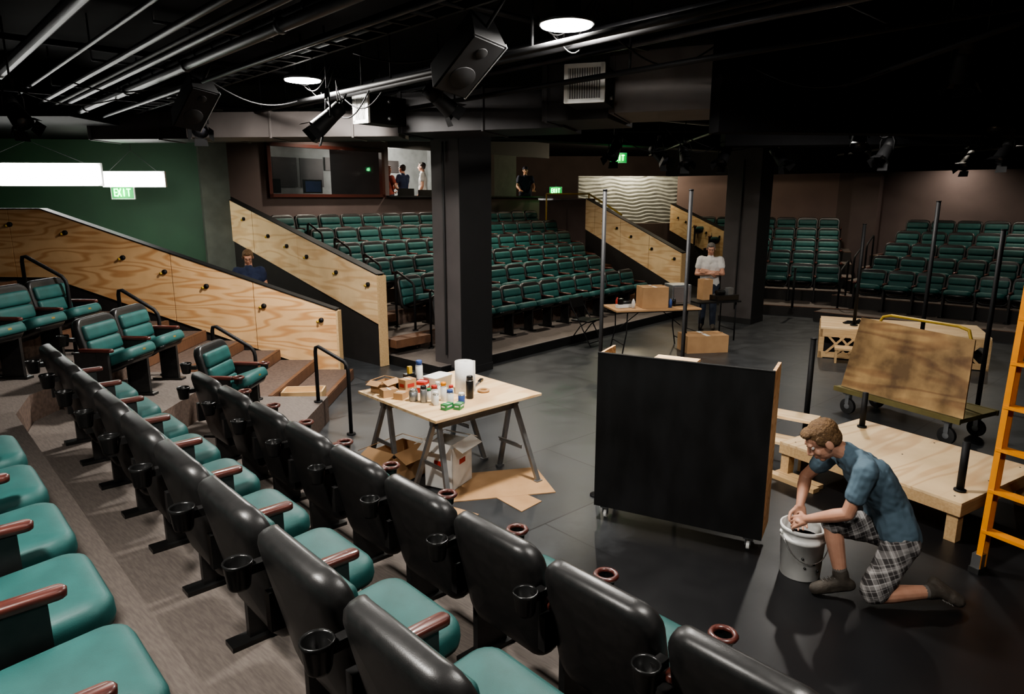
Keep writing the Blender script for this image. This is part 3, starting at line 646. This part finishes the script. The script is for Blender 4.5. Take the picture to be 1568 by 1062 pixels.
# platform cart with plywood
mb=MB()
A=V((4.10,8.15,0)); B=V((4.70,6.98,0)); dr=(B-A).normalized(); Lc=(B-A).length; ang=math.atan2(dr.y,dr.x)
mb.box((Lc/2,.33,.30),(Lc+.2,.70,.05),OLIVE); 
for y in (-.02,.68): mb.box((Lc/2,y,.30),(Lc+.22,.03,.06),OLIVE)
for x in (.05,Lc-.05):
    for y in (.05,.6):
        mb.box((x,y,.255),(.1,.09,.02),STEEL); mb.box((x,y-.03,.19),(.05,.006,.13),STEEL); mb.box((x,y+.03,.19),(.05,.006,.13),STEEL)
        mb.cyl((x,y-.022,.095),(x,y+.022,.095),.095,RUB,seg=22); mb.cyl((x,y-.026,.095),(x,y+.026,.095),.035,STEEL)
mb.tube([(.05,.45,.32),(.05,.45,1.08),(.1,.47,1.19),(.2,.47,1.22),(Lc-.32,.47,1.22),(Lc-.2,.47,1.19),(Lc-.15,.45,1.08),(Lc-.15,.45,.32)],.018,YEL,10)
mb.tube([(.05,.45,.9),(Lc-.15,.45,.9)],.012,YEL,8)
mb.obj('platform_cart',loc=(A.x,A.y,0),rz=ang,bevel=.002)
mb=MB(); n=[V((-.05,.02,.335)),V((Lc+.12,.0,.335)),V((Lc+.02,.20,1.15)),V((.0,.20,1.19))]
off=V((0,.018,-.004)); vs=n+[p+off for p in n]
mb.add(vs,[[0,1,2,3],[7,6,5,4],[0,4,5,1],[1,5,6,2],[2,6,7,3],[3,7,4,0]],PLYD)
mb.obj('plywood_offcut_panel',loc=(A.x,A.y,0),rz=ang)
# ladder
mb=MB(); H=2.35; w=.55
def chan(p,q,m,s=.045):
    p=V(p);q=V(q); d=(q-p); u=V((1,0,0)); wv=d.normalized().cross(u).normalized()
    for o,(sx,sy) in (((0,0),(.012,.075)),((.018,.034),(.03,.008)),((.018,-.034),(.03,.008))):
        cs=[]
        for e in (p,q):
            c=e+u*o[0]+wv*o[1]; cs.append([c+u*sx/2*a+wv*sy/2*b for a,b in ((-1,-1),(1,-1),(1,1),(-1,1))])
        mb.loft(cs,m,smooth=False)
lean=.04
for x in (0,w):
    xx=x+(.02 if x==0 else -.02)
    chan((x,0,.02),(xx,lean,H),ORG); chan((x,1.0,.02),(xx,lean+.1,H),ORG)
    mb.box((x,0,.02),(.07,.11,.04),RUB); mb.box((x,1.0,.02),(.07,.11,.04),RUB); mb.box((x,.005,.09),(.06,.09,.1),CHROME)
for i in range(1,8):
    t=i/7.7; z=.02+(H-.02)*t; x0=.02*t; x1=w-.02*t; y=lean*t
    mb.box(((x0+x1)/2,y,z),(x1-x0,.085,.022),ORG)
    if i%2: mb.box(((x0+x1)/2,1.0+(lean+.1-1.0)*t,z),(x1-x0,.03,.03),ORG)
mb.box((w/2,lean+.06,H+.02),(.50,.26,.05),ORG)
mb.obj('step_ladder',loc=(3.33,4.44,0),rz=rad(-62))
# ------------------------------------------------------------ work table with sawhorses
F=V((-.62,5.29,0)); e1=V((.735,.678,0)); ang=math.atan2(e1.y,e1.x); W1,W2,zt=1.22,1.22,.84
mb=MB(); mb.box((W1/2,W2/2,zt-.012),(W1,W2,.024),PLY2); mb.box((W1/2,W2*.25,zt-.036),(W1*.9,.09,.02),PINE); mb.box((W1/2,W2*.75,zt-.036),(W1*.9,.09,.02),PINE)
mb.obj('plywood_tabletop',loc=(F.x,F.y,0),rz=ang,bevel=.002)
def sawhorse(y):
    mb=MB(); zz=zt-.05; mb.box((W1/2,y,zz-.035),(1.0,.05,.08),STEEL); mb.box((W1/2,y,zz-.09),(.9,.035,.04),STEEL)
    for x in (.17,W1-.17):
        for sg in (-1,1):
            sx=-.08 if x<.5 else .08
            p0=V((x,y+sg*.03,zz-.05)); p1=V((x+sx,y+sg*.27,0.012)); 
            d=p1-p0; u=V((1,0,0)); w_=d.normalized().cross(u)
            mb.loft([[c+u*.022*a+w_*.016*b for a,b in ((-1,-1),(1,-1),(1,1),(-1,1))] for c in (p0,p1)],STEEL,smooth=False)
            mb.box((p1.x,p1.y,.01),(.07,.05,.02),STEEL)
        mb.cyl((x-.03,y-.16,.36),(x-.03,y+.16,.36),.008,STEEL,seg=8)
        mb.box((x-.025,y,.34),(.01,.31,.03),STEEL)
    mb.obj('metal_sawhorse',loc=(F.x,F.y,0),rz=ang,bevel=.002)
sawhorse(.22); sawhorse(W2-.22)
def T(x,y): q=F+e1*x+V((-math.sin(ang),math.cos(ang),0))*y; return q
def place(mb,name,x,y,z=zt+.001,rz=0,bevel=0): q=T(x,y); return mb.obj(name,loc=(q.x,q.y,z),rz=ang+rz,bevel=bevel)
def revolve(mb,prof,m,seg=20,c=(0,0)):
    mb.loft([[V((c[0]+r*math.cos(a),c[1]+r*math.sin(a),z)) for a in [2*math.pi*i/seg for i in range(seg)]] for r,z in prof],m)
mb=MB(); revolve(mb,[(.02,0),(.085,0),(.085,.30),(.022,.30),(.02,.27),(.02,.005)],PAPER,28); mb.box((.083,-.03,.15),(.004,.05,.30),PAPER,rz=.3); place(mb,'paper_towel_roll',.70,.50)
def can(name,x,y,m,cap,h=.19,r=.031):
    mb=MB(); revolve(mb,[(r*.9,0),(r,.006),(r,h*.78),(r*.75,h*.84)],m); revolve(mb,[(r*.86,h*.82),(r*.86,h*.97),(r*.78,h),(.004,h)],cap); mb.torus((0,0,h*.8),r*.95,.003,CHROME,seg=16,sg=6); place(mb,name,x,y)
can('spray_paint_can',.62,.32,BLKPL,BLKPL,.21,.034); can('spray_paint_can',.30,.42,WHITE,RED,.16); can('spray_paint_can',.24,.50,STEEL,BLKPL,.15); can('spray_paint_can',.38,.30,WHITE,BLUEP,.13); can('spray_paint_can',.27,.36,WHITE,WHITE,.12,.026)
can('glue_bottle',.40,.42,WHITE,ORG,.17,.028); can('paint_can_small',.20,.60,STEEL,CHROME,.11,.04); can('spray_paint_can',.46,.24,BLUEP,WHITE,.10,.03)
can('cleaner_bottle',.56,1.02,WHITE,BLUEP,.24,.035); can('spray_paint_can',.33,.55,WHITE,GRN,.10,.03); can('glue_bottle',.44,.56,WHITE,WHITE,.14,.025); can('glue_bottle',.50,.44,WHITE,RED,.12,.024)
def carton(name,x,y,s,m,rz=0,lab=None,z=zt+.001,open_=False,ls=.6):
    mb=MB(); w,d,h=s
    if open_:
        t=.006; mb.box((0,0,t/2),(w,d,t),m)
        for sx in (-1,1): mb.box((sx*(w/2-t/2),0,h/2),(t,d,h),m); mb.box((sx*(w/2+.05*w/.3),0,h+.01),(.11*w/.3,d,t),m,ry=sx*.45)
        for sy in (-1,1): mb.box((0,sy*(d/2-t/2),h/2),(w,t,h),m); mb.box((0,sy*(d/2+.05*w/.3),h+.01),(w,.11*w/.3,t),m,rx=-sy*.45)
    else:
        mb.box((0,0,h/2),(w,d,h),m); mb.box((0,0,h+.0005),(w*.12,d*1.001,.001),WHITE if m is not WHITE else CARD)
    if lab: mb.box((0,-d/2-.001,h*.6),(w*ls,.002,h*ls*.4),lab); mb.box((-w/2-.001,0,h*.6),(.002,d*ls,h*ls*.4),lab)
    return place(mb,name,x,y,z,rz)
carton('small_cardboard_box',.18,1.06,(.20,.14,.09),CARD,.3,open_=True); carton('small_cardboard_box',.12,.88,(.14,.11,.07),CARD,-.2)
carton('screw_box',.30,.84,(.13,.10,.14),CARD,.1,RED); carton('screw_box',.44,.80,(.12,.10,.10),RED,.5,WHITE)
carton('screw_box',.27,.20,(.10,.06,.05),GRN,.2,WHITE); carton('screw_box',.35,.14,(.09,.06,.05),GRN,.5,WHITE); carton('screw_box',.16,.74,(.12,.09,.06),CARD,.5)
mb=MB(); 
mb.loft([[V((x,y,z)) for x,y in rrect(w,d,.02,3)] for w,d,z in ((.22,.15,0),(.25,.17,.12),(.26,.18,.125),(.24,.16,.125),(.21,.14,.01))],WHITE); place(mb,'plastic_tub',.62,.80,rz=.2)
mb=MB(); mb.box((0,0,.03),(.24,.12,.06),BLKPL,rz=.3); mb.cyl((-.1,-.02,.08),(.12,.03,.08),.018,BLKPL); mb.box((.02,0,.09),(.1,.06,.08),BLKPL); mb.box((.03,0,.16),(.04,.035,.08),YEL); place(mb,'power_tool',.42,1.02,bevel=.004)
mb=MB(); mb.cyl((0,0,0),(0,0,.03),.04,BLUEP); mb.torus((0,0,.016),.045,.016,BLKPL); place(mb,'tape_roll',.82,.95)
mb=MB(); mb.torus((0,0,.013),.045,.013,CARD); place(mb,'tape_roll',.85,.40)
mb=MB(); mb.box((0,0,.006),(.20,.02,.012),STEEL); mb.box((.14,0,.01),(.1,.03,.02),BLKPL); place(mb,'putty_knife',.95,.62,rz=.6)
def ground(mb,name,x,y,rz=0,z=0,bevel=0): return mb.obj(name,loc=(x,y,z),rz=rz,bevel=bevel)
carton('cardboard_box',.25,.95,(.45,.34,.27),CARD,.2,z=.012,open_=True)
carton('white_shipping_box',.50,.50,(.34,.30,.40),WHITE,.35,RED,z=.012,open_=True,ls=.3)
mb=MB(); mb.prism([(-.5,-.3),(.5,-.28),(.46,.33),(-.42,.3)],0,.008,CARD); ground(mb,'cardboard_sheet',-.15,5.95,.2)
mb=MB(); mb.prism([(-.6,-.35),(.55,-.3),(.6,.3),(-.5,.36)],0,.009,CARD); ground(mb,'cardboard_sheet',-.95,5.35,-.5)
mb=MB(); mb.prism([(-.22,-.12),(.25,-.12),(.2,.15),(-.2,.12)],0,.007,CARD); ground(mb,'cardboard_sheet',.02,5.65,-.9)
mb=MB()
for x0,y0,sx,sy in ((0,-.14,.5,.02),(0,.14,.5,.02),(-.24,0,.02,.28),(.24,0,.02,.28)): mb.box((x0,y0,.06),(sx,sy,.1),PINE)
mb.box((0,0,.01),(.5,.28,.015),PLY2); ground(mb,'wooden_tray',-2.62,8.28,.1,.158)
# ------------------------------------------------------------ far folding table + things
mb=MB(); mb.box((0,0,.745),(1.55,.75,.03),CARD); mb.box((0,0,.72),(1.5,.7,.02),BLACKP)
for sx in (-1,1):
    mb.tube([(sx*.62,-.3,.0),(sx*.55,-.28,.35),(sx*.55,-.3,.72)],.012,BLACKP); mb.tube([(sx*.62,.3,.0),(sx*.55,.28,.35),(sx*.55,.3,.72)],.012,BLACKP)
    mb.cyl((sx*.6,-.29,.15),(sx*.6,.29,.15),.01,BLACKP); mb.cyl((sx*.57,0,.4),(sx*.15,0,.72),.008,BLACKP)
mb.obj('folding_table',loc=(2.45,11.9,0),rz=.2,bevel=.004)
def cart2(name,loc,s,m,rz=0,lab=None):
    mb=MB(); w,d,h=s; mb.box((0,0,h/2),(w,d,h),m); mb.box((0,0,h),(w*.1,d,.002),WHITE if m is CARD else CARD)
    mb.box((0,0,h+.008),(w*.98,.012,.01),m)
    return mb.obj(name,loc=loc,rz=rz,bevel=.003)
cart2('cardboard_box',(2.45,11.85,.762),(.46,.36,.36),CARD,.15)
cart2('cardboard_box',(3.35,11.75,0),(.75,.45,.30),CARD,.15)
cart2('cardboard_box',(3.62,12.75,.762),(.2,.2,.38),CARD,.3)
mb=MB(); mb.box((0,0,.20),(.36,.34,.34),STEEL); mb.box((0,-.175,.20),(.30,.01,.28),DUCT); mb.box((0,0,.02),(.24,.24,.04),BLKPL); mb.obj('bench_equipment_box',loc=(2.95,12.1,.762),rz=.2,bevel=.01)
mb=MB(); mb.box((0,0,.03),(.3,.1,.06),WHITE); mb.cyl((-.05,0,.09),(.15,0,.09),.03,BLKPL); mb.box((-.08,0,.1),(.08,.06,.12),BLKPL); mb.obj('power_tool',loc=(1.95,11.75,.762),rz=.4,bevel=.004)
for i,(x,y) in enumerate(((2.1,11.7),(2.75,11.75),(2.85,11.9),(1.85,11.9))):
    mb=MB(); revolve(mb,[(.03,0),(.032,.1),(.02,.13),(.012,.15),(.004,.16)],[WHITE,BLUEP,BLKPL,RED][i],14); mb.obj('supply_bottle',loc=(x,y,.762))
mb=MB(); mb.box((0,0,.745),(.9,.6,.03),BLACK)
for sx in (-1,1):
    for sy in (-1,1): mb.cyl((sx*.38,sy*.24,0),(sx*.38,sy*.24,.74),.014,BLACKP,seg=8)
    mb.cyl((sx*.38,-.24,.2),(sx*.38,.24,.2),.01,BLACKP,seg=8)
mb.obj('tool_cart_table',loc=(3.75,12.75,0),rz=.3)
mb=MB(); mb.box((0,0,.05),(.5,.3,.1),BLKPL); mb.cyl((-.15,0,.14),(.15,.05,.14),.05,BLKPL); mb.box((.1,-.05,.16),(.12,.1,.14),STEEL); mb.obj('power_tool',loc=(3.95,12.7,.762),rz=.4,bevel=.005)
mb=MB()
mb.box((0,.0,.45),(.40,.38,.03),BLKPL); mb.box((0,.2,.76),(.40,.02,.18),BLKPL,rx=-.15)
for sx in (-.2,.2): mb.tube([(sx,-.24,.0),(sx,.0,.42),(sx,.2,.72),(sx,.23,.86)],.011,BLACKP); mb.tube([(sx*.95,.26,.0),(sx*.95,.0,.35),(sx*.95,-.14,.44)],.011,BLACKP)
mb.cyl((-.2,-.2,.06),(.2,-.2,.06),.009,BLACKP); mb.cyl((-.19,.22,.06),(.19,.22,.06),.009,BLACKP)
mb.obj('folding_chair',loc=(1.35,12.3,0),rz=.9,bevel=.004)
# bucket
bc=V((2.05,4.42,0))
mb=MB(); revolve(mb,[(.13,0),(.133,.004),(.146,.27),(.152,.272),(.152,.30),(.147,.302),(.150,.345),(.157,.347),(.157,.372),(.150,.375),(.143,.37),(.127,.02),(.004,.015)],WHITE,36)
mb.tube([(.155*math.cos(t)*1.02,-.04-.155*math.sin(t)*.75,.32-.17*math.sin(t)) for t in [math.pi*i/14 for i in range(15)]],.0035,CHROME,6)
mb.cyl((-.162,0,.32),(-.15,0,.32),.016,WHITE); mb.cyl((.15,0,.32),(.162,0,.32),.016,WHITE)
for x,z in ((.03,.14),(-.05,.18),(.06,.09),(-.03,.11)): mb.cyl((x,-.13,z),(x,-.1435,z),.008,BLKPL,seg=8)
revolve(mb,[(.004,.27),(.13,.27)],BLKPL,24)
mb.obj('paint_bucket',loc=bc)
# ------------------------------------------------------------ people
def remesh(prims,vox,it=3,noise=0,fr=25):
    mb=MB()
    for p in prims:
        if p[0]=='c': mb.caps(p[1],p[2],p[3],p[4],SKIN)
        else: mb.ell(p[1],p[2],SKIN,p[3] if len(p)>3 else None)
    o=mb.obj('tmp'); r=o.modifiers.new('r','REMESH'); r.mode='VOXEL'; r.voxel_size=vox
    s=o.modifiers.new('s','SMOOTH'); s.factor=.5; s.iterations=it
    dg=bpy.context.evaluated_depsgraph_get(); ev=o.evaluated_get(dg); me=bpy.data.meshes.new_from_object(ev)
    vs=[v.co.copy() for v in me.vertices]; fs=[list(p.vertices) for p in me.polygons]
    if noise:
        ns=[v.normal.copy() for v in me.vertices]
        vs=[v+n*noise*(NZ.noise(V((v.x*fr,v.y*fr,v.z*fr*.6)))+.5*NZ.noise(v*fr*2.3)) for v,n in zip(vs,ns)]
    bpy.data.objects.remove(o); bpy.data.meshes.remove(me); return vs,fs
def hand(pr,w,d,n,curl,side,s=1):
    d=d.normalized(); n=(n-d*n.dot(d)).normalized(); t=d.cross(n)*side
    offs=(.037,.0125,-.0125,-.035); lens=(.074,.083,.077,.060)
    for o,l in zip(offs,lens):
        k=w+(d*.088+t*o*.95)*s; pr.append(('c',w+t*o*.5*s+d*.012*s,.018*s,k,.0115*s))
        dd=(d+t*o*2.5).normalized(); p=k
        for j,f in enumerate((.45,.31,.24)):
            M_=Matrix.Rotation(curl[j],3,d.cross(n)); dd=(M_@dd).normalized()
            q=p+dd*l*f*s*1.05; pr.append(('c',p,(.0094-.0008*j)*s,q,(.0086-.0009*j)*s)); p=q
    pr.append(('e',w+d*.05*s,(.028*s,.028*s,.017*s)))
    b=w+(d*.022+t*.026)*s; q1=b+(d*.55+t*.72+n*.3).normalized()*.042*s; q2=q1+(d*.85+t*.3+n*.45).normalized()*.032*s; q3_=q2+(d*.9+n*.5).normalized()*.024*s
    pr+= [('c',b,.016*s,q1,.012*s),('c',q1,.0115*s,q2,.0105*s),('c',q2,.0105*s,q3_,.008*s)]
def lerp(a,b,t): return a+(b-a)*t
def human(name,J,col,hf,hu,hands,sleeve=.5,short=False,vox=.009,s=1,hair='short',glasses=False,cap=None,belly=0,bulk=1,hs=1):
    J={k:V(v) for k,v in J.items()}; lat=(J['SR']-J['SL']).normalized()
    def torso(k,collar=0):
        k=k*bulk
        P,W,C,N_=J['P'],J['W'],J['C'],J['N']; pr=[]
        for g in (-1,1):
            o=lat*g*s
            pr+= [('c',P+o*.07,.105*k*s,W+o*.055,.098*k*s),('c',W+o*.055,.098*k*s,C+o*.075,.108*k*s),('c',C+o*.075,.108*k*s,lerp(C,N_,.6)+o*.06,.072*k*s)]
        if belly: pr.append(('c',P,.11*k*s,W,.12*k*s))
        if collar: pr.append(('c',lerp(C,N_,.7),.080*s,N_,.069*s))
        for a in ('SL','SR'): pr.append(('c',lerp(C,N_,.45),.085*k*s,J[a],.060*k*s))
        return pr
    sk=torso(.9); f=hf.normalized(); u=(hu-f*hu.dot(f)).normalized(); x=f.cross(u); Mh=Matrix((x,f,u)).transposed(); H=J['Hd']; t_=s*hs
    h=lambda a,b,c: H+Mh@V((a,b,c))*t_
    E=lambda c,r:('e',h(*c),tuple(q*t_ for q in r),Mh)
    sk+= [('c',J['N']-(H-J['N'])*.2,.062*s,h(0,-.015,-.06),.052*t_),E((0,-.012,.03),(.076,.095,.083)),E((0,.022,-.035),(.060,.068,.078)),E((0,.062,-.092),(.026,.022,.02)),
          ('c',h(0,.088,.012),.008*t_,h(0,.108,-.026),.013*t_),E((.0,.098,-.034),(.019,.013,.010)),('c',h(-.035,.080,.026),.012*t_,h(.035,.080,.026),.012*t_),
          E((.08,-.008,-.01),(.010,.022,.032)),E((-.08,-.008,-.01),(.010,.022,.032)),E((.035,.062,-.03),(.022,.02,.022)),E((-.035,.062,-.03),(.022,.02,.022)),
          E((0,.084,-.060),(.024,.010,.007)),E((0,.082,-.072),(.020,.010,.007))]
    for a,b,c,g in (('SL','EL','WL',0),('SR','ER','WR',1)):
        sk+= [('c',J[a],.054*s,J[b],.042*s),('c',J[b],.043*s,lerp(J[b],J[c],.3),.045*s),('c',lerp(J[b],J[c],.3),.045*s,J[c],.027*s)]
        if hands[g]: d,n,cu,sd=hands[g]; hand(sk,J[c],V(d),V(n),cu,sd,s*1.08)
    for a,b,c in (('HL','KL','AL'),('HR','KR','AR')):
        m1=lerp(J[b],J[c],.28)
        sk+= [('c',J[a],.085*s,J[b],.056*s),('c',J[b],.056*s,m1,.060*s),('c',m1,.060*s,J[c],.037*s)]
    out=MB(); vs,fs=remesh(sk,vox*.8,2); out.add(vs,fs,SKIN,True)
    for g in (-1,1):
        out.ell(h(.031*g,.0755,.006),(.0125*t_,.0125*t_,.009*t_),EYEW,Mh,12,8); out.ell(h(.031*g,.086,.006),(.005*t_,.004*t_,.005*t_),EYED,Mh,10,6)
        out.caps(h(.018*g,.092,.028),.004*t_,h(.045*g,.083,.027),.003*t_,col['hair'],8)
        out.caps(h(.019*g,.088,.014),.004*t_,h(.043*g,.082,.013),.004*t_,SKIN,8)
    out.caps(h(-.016,.093,-.064),.004*t_,h(.016,.093,-.064),.004*t_,LIP,8)
    hr=[E((0,-.022,.044),(.082,.095,.078)),E((0,-.042,.0),(.079,.066,.072)),E((.0,.042,.086),(.056,.045,.026)),E((.066,-.005,.03),(.018,.05,.04)),E((-.066,-.005,.03),(.018,.05,.04))]
    if hair=='long': hr+= [E((0,-.06,-.08),(.08,.05,.12)),E((.07,-.01,-.06),(.025,.04,.1)),E((-.07,-.01,-.06),(.025,.04,.1))]
    vs,fs=remesh(hr,max(.004,vox*.6),1,.0035,110); out.add(vs,fs,col['hair'],True)
    if cap:
        cp=[E((0,-.01,.06),(.086,.10,.07)),E((0,.11,.055),(.07,.07,.008))]; vs,fs=remesh(cp,.008,1); out.add(vs,fs,cap,True)
    if glasses:
        for g in (-1,1): out.torus(h(.033*g,.1,.004),.019*s,.002*s,BLKPL,Mh@Matrix.Rotation(rad(90),3,'X'),16,5); out.tube([h(.05*g,.1,.006),h(.078*g,.06,.008),h(.085*g,-.01,.005)],.002,BLKPL,5)
        out.tube([h(-.014,.102,.006),h(.014,.102,.006)],.002,BLKPL,5)
    sh=torso(1.05,1); P0=J['P']
    for g in (-1,1): sh.append(('c',P0+lat*g*.07*s,.118*s*bulk,J['W']+lat*g*.055*s,.11*s*bulk))
    for a,b in (('SL','EL'),('SR','ER')): sh.append(('c',J[a],.070*s*bulk,lerp(J[a],J[b],sleeve),.062*s*bulk))
    vs,fs=remesh(sh,vox,3,.011*s,11); out.add(vs,fs,col['shirt'],True)
    pt=[]
    for g,a,b,c in ((-1,'HL','KL','AL'),(1,'HR','KR','AR')):
        pt+= [('c',J['P']+lat*g*.05*s-(J['W']-J['P'])*.15,.117*s*bulk,J[a],.107*s*bulk)]
        if short: pt+= [('c',J[a],.110*s,lerp(J[a],J[b],.92),.090*s)]
        else: pt+= [('c',J[a],.10*s,J[b],.072*s),('c',J[b],.072*s,J[c]+(J[b]-J[c]).normalized()*.02,.058*s)]
    vs,fs=remesh(pt,vox,3,.007*s,14); out.add(vs,fs,col['pants'],True)
    so=[]; sl=[]
    for a,k,t in (('AL','KL','TL'),('AR','KR','TR')):
        A_=J[a];T_=J[t]; up=(J[k]-A_).normalized(); d=(T_-A_); heel=A_-d.normalized()*.045*s
        dn=(up*-1); dn=(dn-d.normalized()*dn.dot(d.normalized())).normalized()
        so+= [('c',A_+up*.04*s,.048*s,A_,.050*s),('c',A_,.050*s,heel+dn*.035*s,.036*s),('c',A_,.046*s,T_,.034*s),('c',heel+dn*.045*s,.033*s,T_+dn*.012*s,.034*s),('c',lerp(A_,T_,.6),.044*s,T_,.038*s)]
        if short:
            so.append(('c',A_+up*.03*s,.050*s,A_+up*.06*s,.052*s)); out.caps(A_+up*.07*s,.045*s,A_+up*.105*s,.044*s,SOCK,18)
            for q in range(4):
                c=lerp(A_,T_,.25+.14*q)-dn*.042*s; out.caps(c-lat*.022,.004,c+lat*.022,.004,SOCK,6)
    vs,fs=remesh(so,.008,2,.002,40); out.add(vs,fs,col.get('shoe',BOOT),True)
    return out.obj(name)
Jk=dict(P=(2.54,4.18,.46),W=(2.48,4.20,.63),C=(2.34,4.22,.84),N=(2.19,4.25,.98),Hd=(2.045,4.26,1.055),
 SL=(2.23,4.03,.92),SR=(2.23,4.45,.91),EL=(2.15,4.05,.63),ER=(2.12,4.62,.65),WL=(1.98,4.25,.495),WR=(2.04,4.49,.48),
 HL=(2.54,4.08,.41),HR=(2.50,4.28,.41),KL=(2.34,4.00,.085),KR=(2.13,4.20,.50),AL=(2.79,4.02,.10),AR=(2.21,4.14,.10),TL=(2.90,3.98,.05),TR=(2.04,4.15,.045))
human('kneeling_man',Jk,dict(hair=HAIRB,shirt=BLUES,pants=PLAID),V((-.72,.1,-.60)),V((-.56,.05,.76)),
 [((-.40,.55,-.45),(.6,.45,-.6),(.35,.6,.6),-1),((.0,-.25,-1),(-.3,-.9,0),(.3,.5,.5),1)],sleeve=.55,short=True,vox=.006,bulk=1.1,hs=1.14)
def standing(name,x,y,z,h,rz,pose,col,look=(0,1,0),**kw):
    s=h/1.75
    J=dict(P=(0,0,.95),W=(0,.0,1.09),C=(0,-.01,1.28),N=(0,-.01,1.46),Hd=(0,.015,1.625),SL=(-.185,-.01,1.41),SR=(.185,-.01,1.41),
     HL=(-.09,0,.90),HR=(.09,0,.90),KL=(-.10,.02,.49),KR=(.10,.02,.49),AL=(-.11,-.02,.09),AR=(.11,-.02,.09),TL=(-.13,.14,.05),TR=(.13,.14,.05))
    if pose=='crossed':
        J.update(EL=(-.25,.07,1.14),ER=(.25,.07,1.13),WL=(.02,.19,1.19),WR=(-.02,.215,1.15)); hn=[((1,.05,.1),(0,-1,0),(.2,.3,.2),1),((-1,-.1,.15),(0,-1,0),(.2,.3,.2),-1)]
    elif pose=='lean':
        J.update(EL=(-.26,.06,1.14),ER=(.26,.06,1.14),WL=(-.2,.28,1.02),WR=(.2,.28,1.02)); hn=[((.1,1,-.1),(0,0,-1),(.2,.3,.3),1),((-.1,1,-.1),(0,0,-1),(.2,.3,.3),-1)]
    else:
        J.update(EL=(-.24,-.02,1.12),ER=(.24,-.02,1.12),WL=(-.24,.08,.88),WR=(.24,.08,.88)); hn=[((0,.15,-1),(1,0,0),(.25,.35,.3),-1),((0,.15,-1),(-1,0,0),(.25,.35,.3),1)]
    M_=Matrix.Translation((x,y,z))@Matrix.Rotation(rz,4,'Z')@Matrix.Scale(s,4); M3=M_.to_3x3()
    J={k:M_@V(v) for k,v in J.items()}; hn=[(M3@V(a),M3@V(b),c,d) for a,b,c,d in hn]
    return human(name,J,col,M3@V(look),V((0,0,1)),hn,s=s,**kw)
standing('man_arms_crossed',3.98,13.75,0,1.76,rad(165),'crossed',dict(hair=HAIRG,shirt=WHITES,pants=DENIM),(0,1,-.35),vox=.012,belly=1,bulk=1.12)
standing('man_with_glasses',-4.35,11.3,0,1.80,rad(200),'down',dict(hair=HAIRB,shirt=NAVY,pants=DENIM),(0,1,-.5),vox=.011,glasses=True)
for nm,s_,dc,h,rz,po,col,kw in (('woman_red_hair',11.65,-15.0,1.66,-40,'lean',dict(hair=HAIRR,shirt=REDS,pants=DENIM),dict(hair='long')),
    ('man_in_booth',12.15,-15.0,1.70,60,'lean',dict(hair=HAIRD,shirt=NAVY,pants=DENIM),{}),
    ('man_in_white_shirt',12.85,-15.0,1.78,90,'down',dict(hair=HAIRG,shirt=WHITES,pants=DENIM),{}),
    ('man_in_cap',16.75,-14.6,1.78,190,'lean',dict(hair=HAIRD,shirt=NAVY,pants=DENIM),dict(cap=NAVY,bulk=1.1))):
    q=P2(dc,s_); standing(nm,q.x,q.y,1.83,h,rad(rz),po,col,vox=.014,**kw)
# ------------------------------------------------------------ camera, world
cam=bpy.data.cameras.new('camera'); cam.lens=24; cam.sensor_width=36; cam.clip_end=200
co=bpy.data.objects.new('camera',cam); bpy.context.scene.collection.objects.link(co)
co.location=(0,0,2.6); co.rotation_euler=(rad(90-12.2),0,0); bpy.context.scene.camera=co
w=bpy.data.worlds.new('world'); bpy.context.scene.world=w; w.use_nodes=True
w.node_tree.nodes['Background'].inputs[0].default_value=(.02,.022,.028,1); w.node_tree.nodes['Background'].inputs[1].default_value=1
try:
    bpy.context.scene.view_settings.look='AgX - Medium High Contrast'
except Exception as e: print(e)
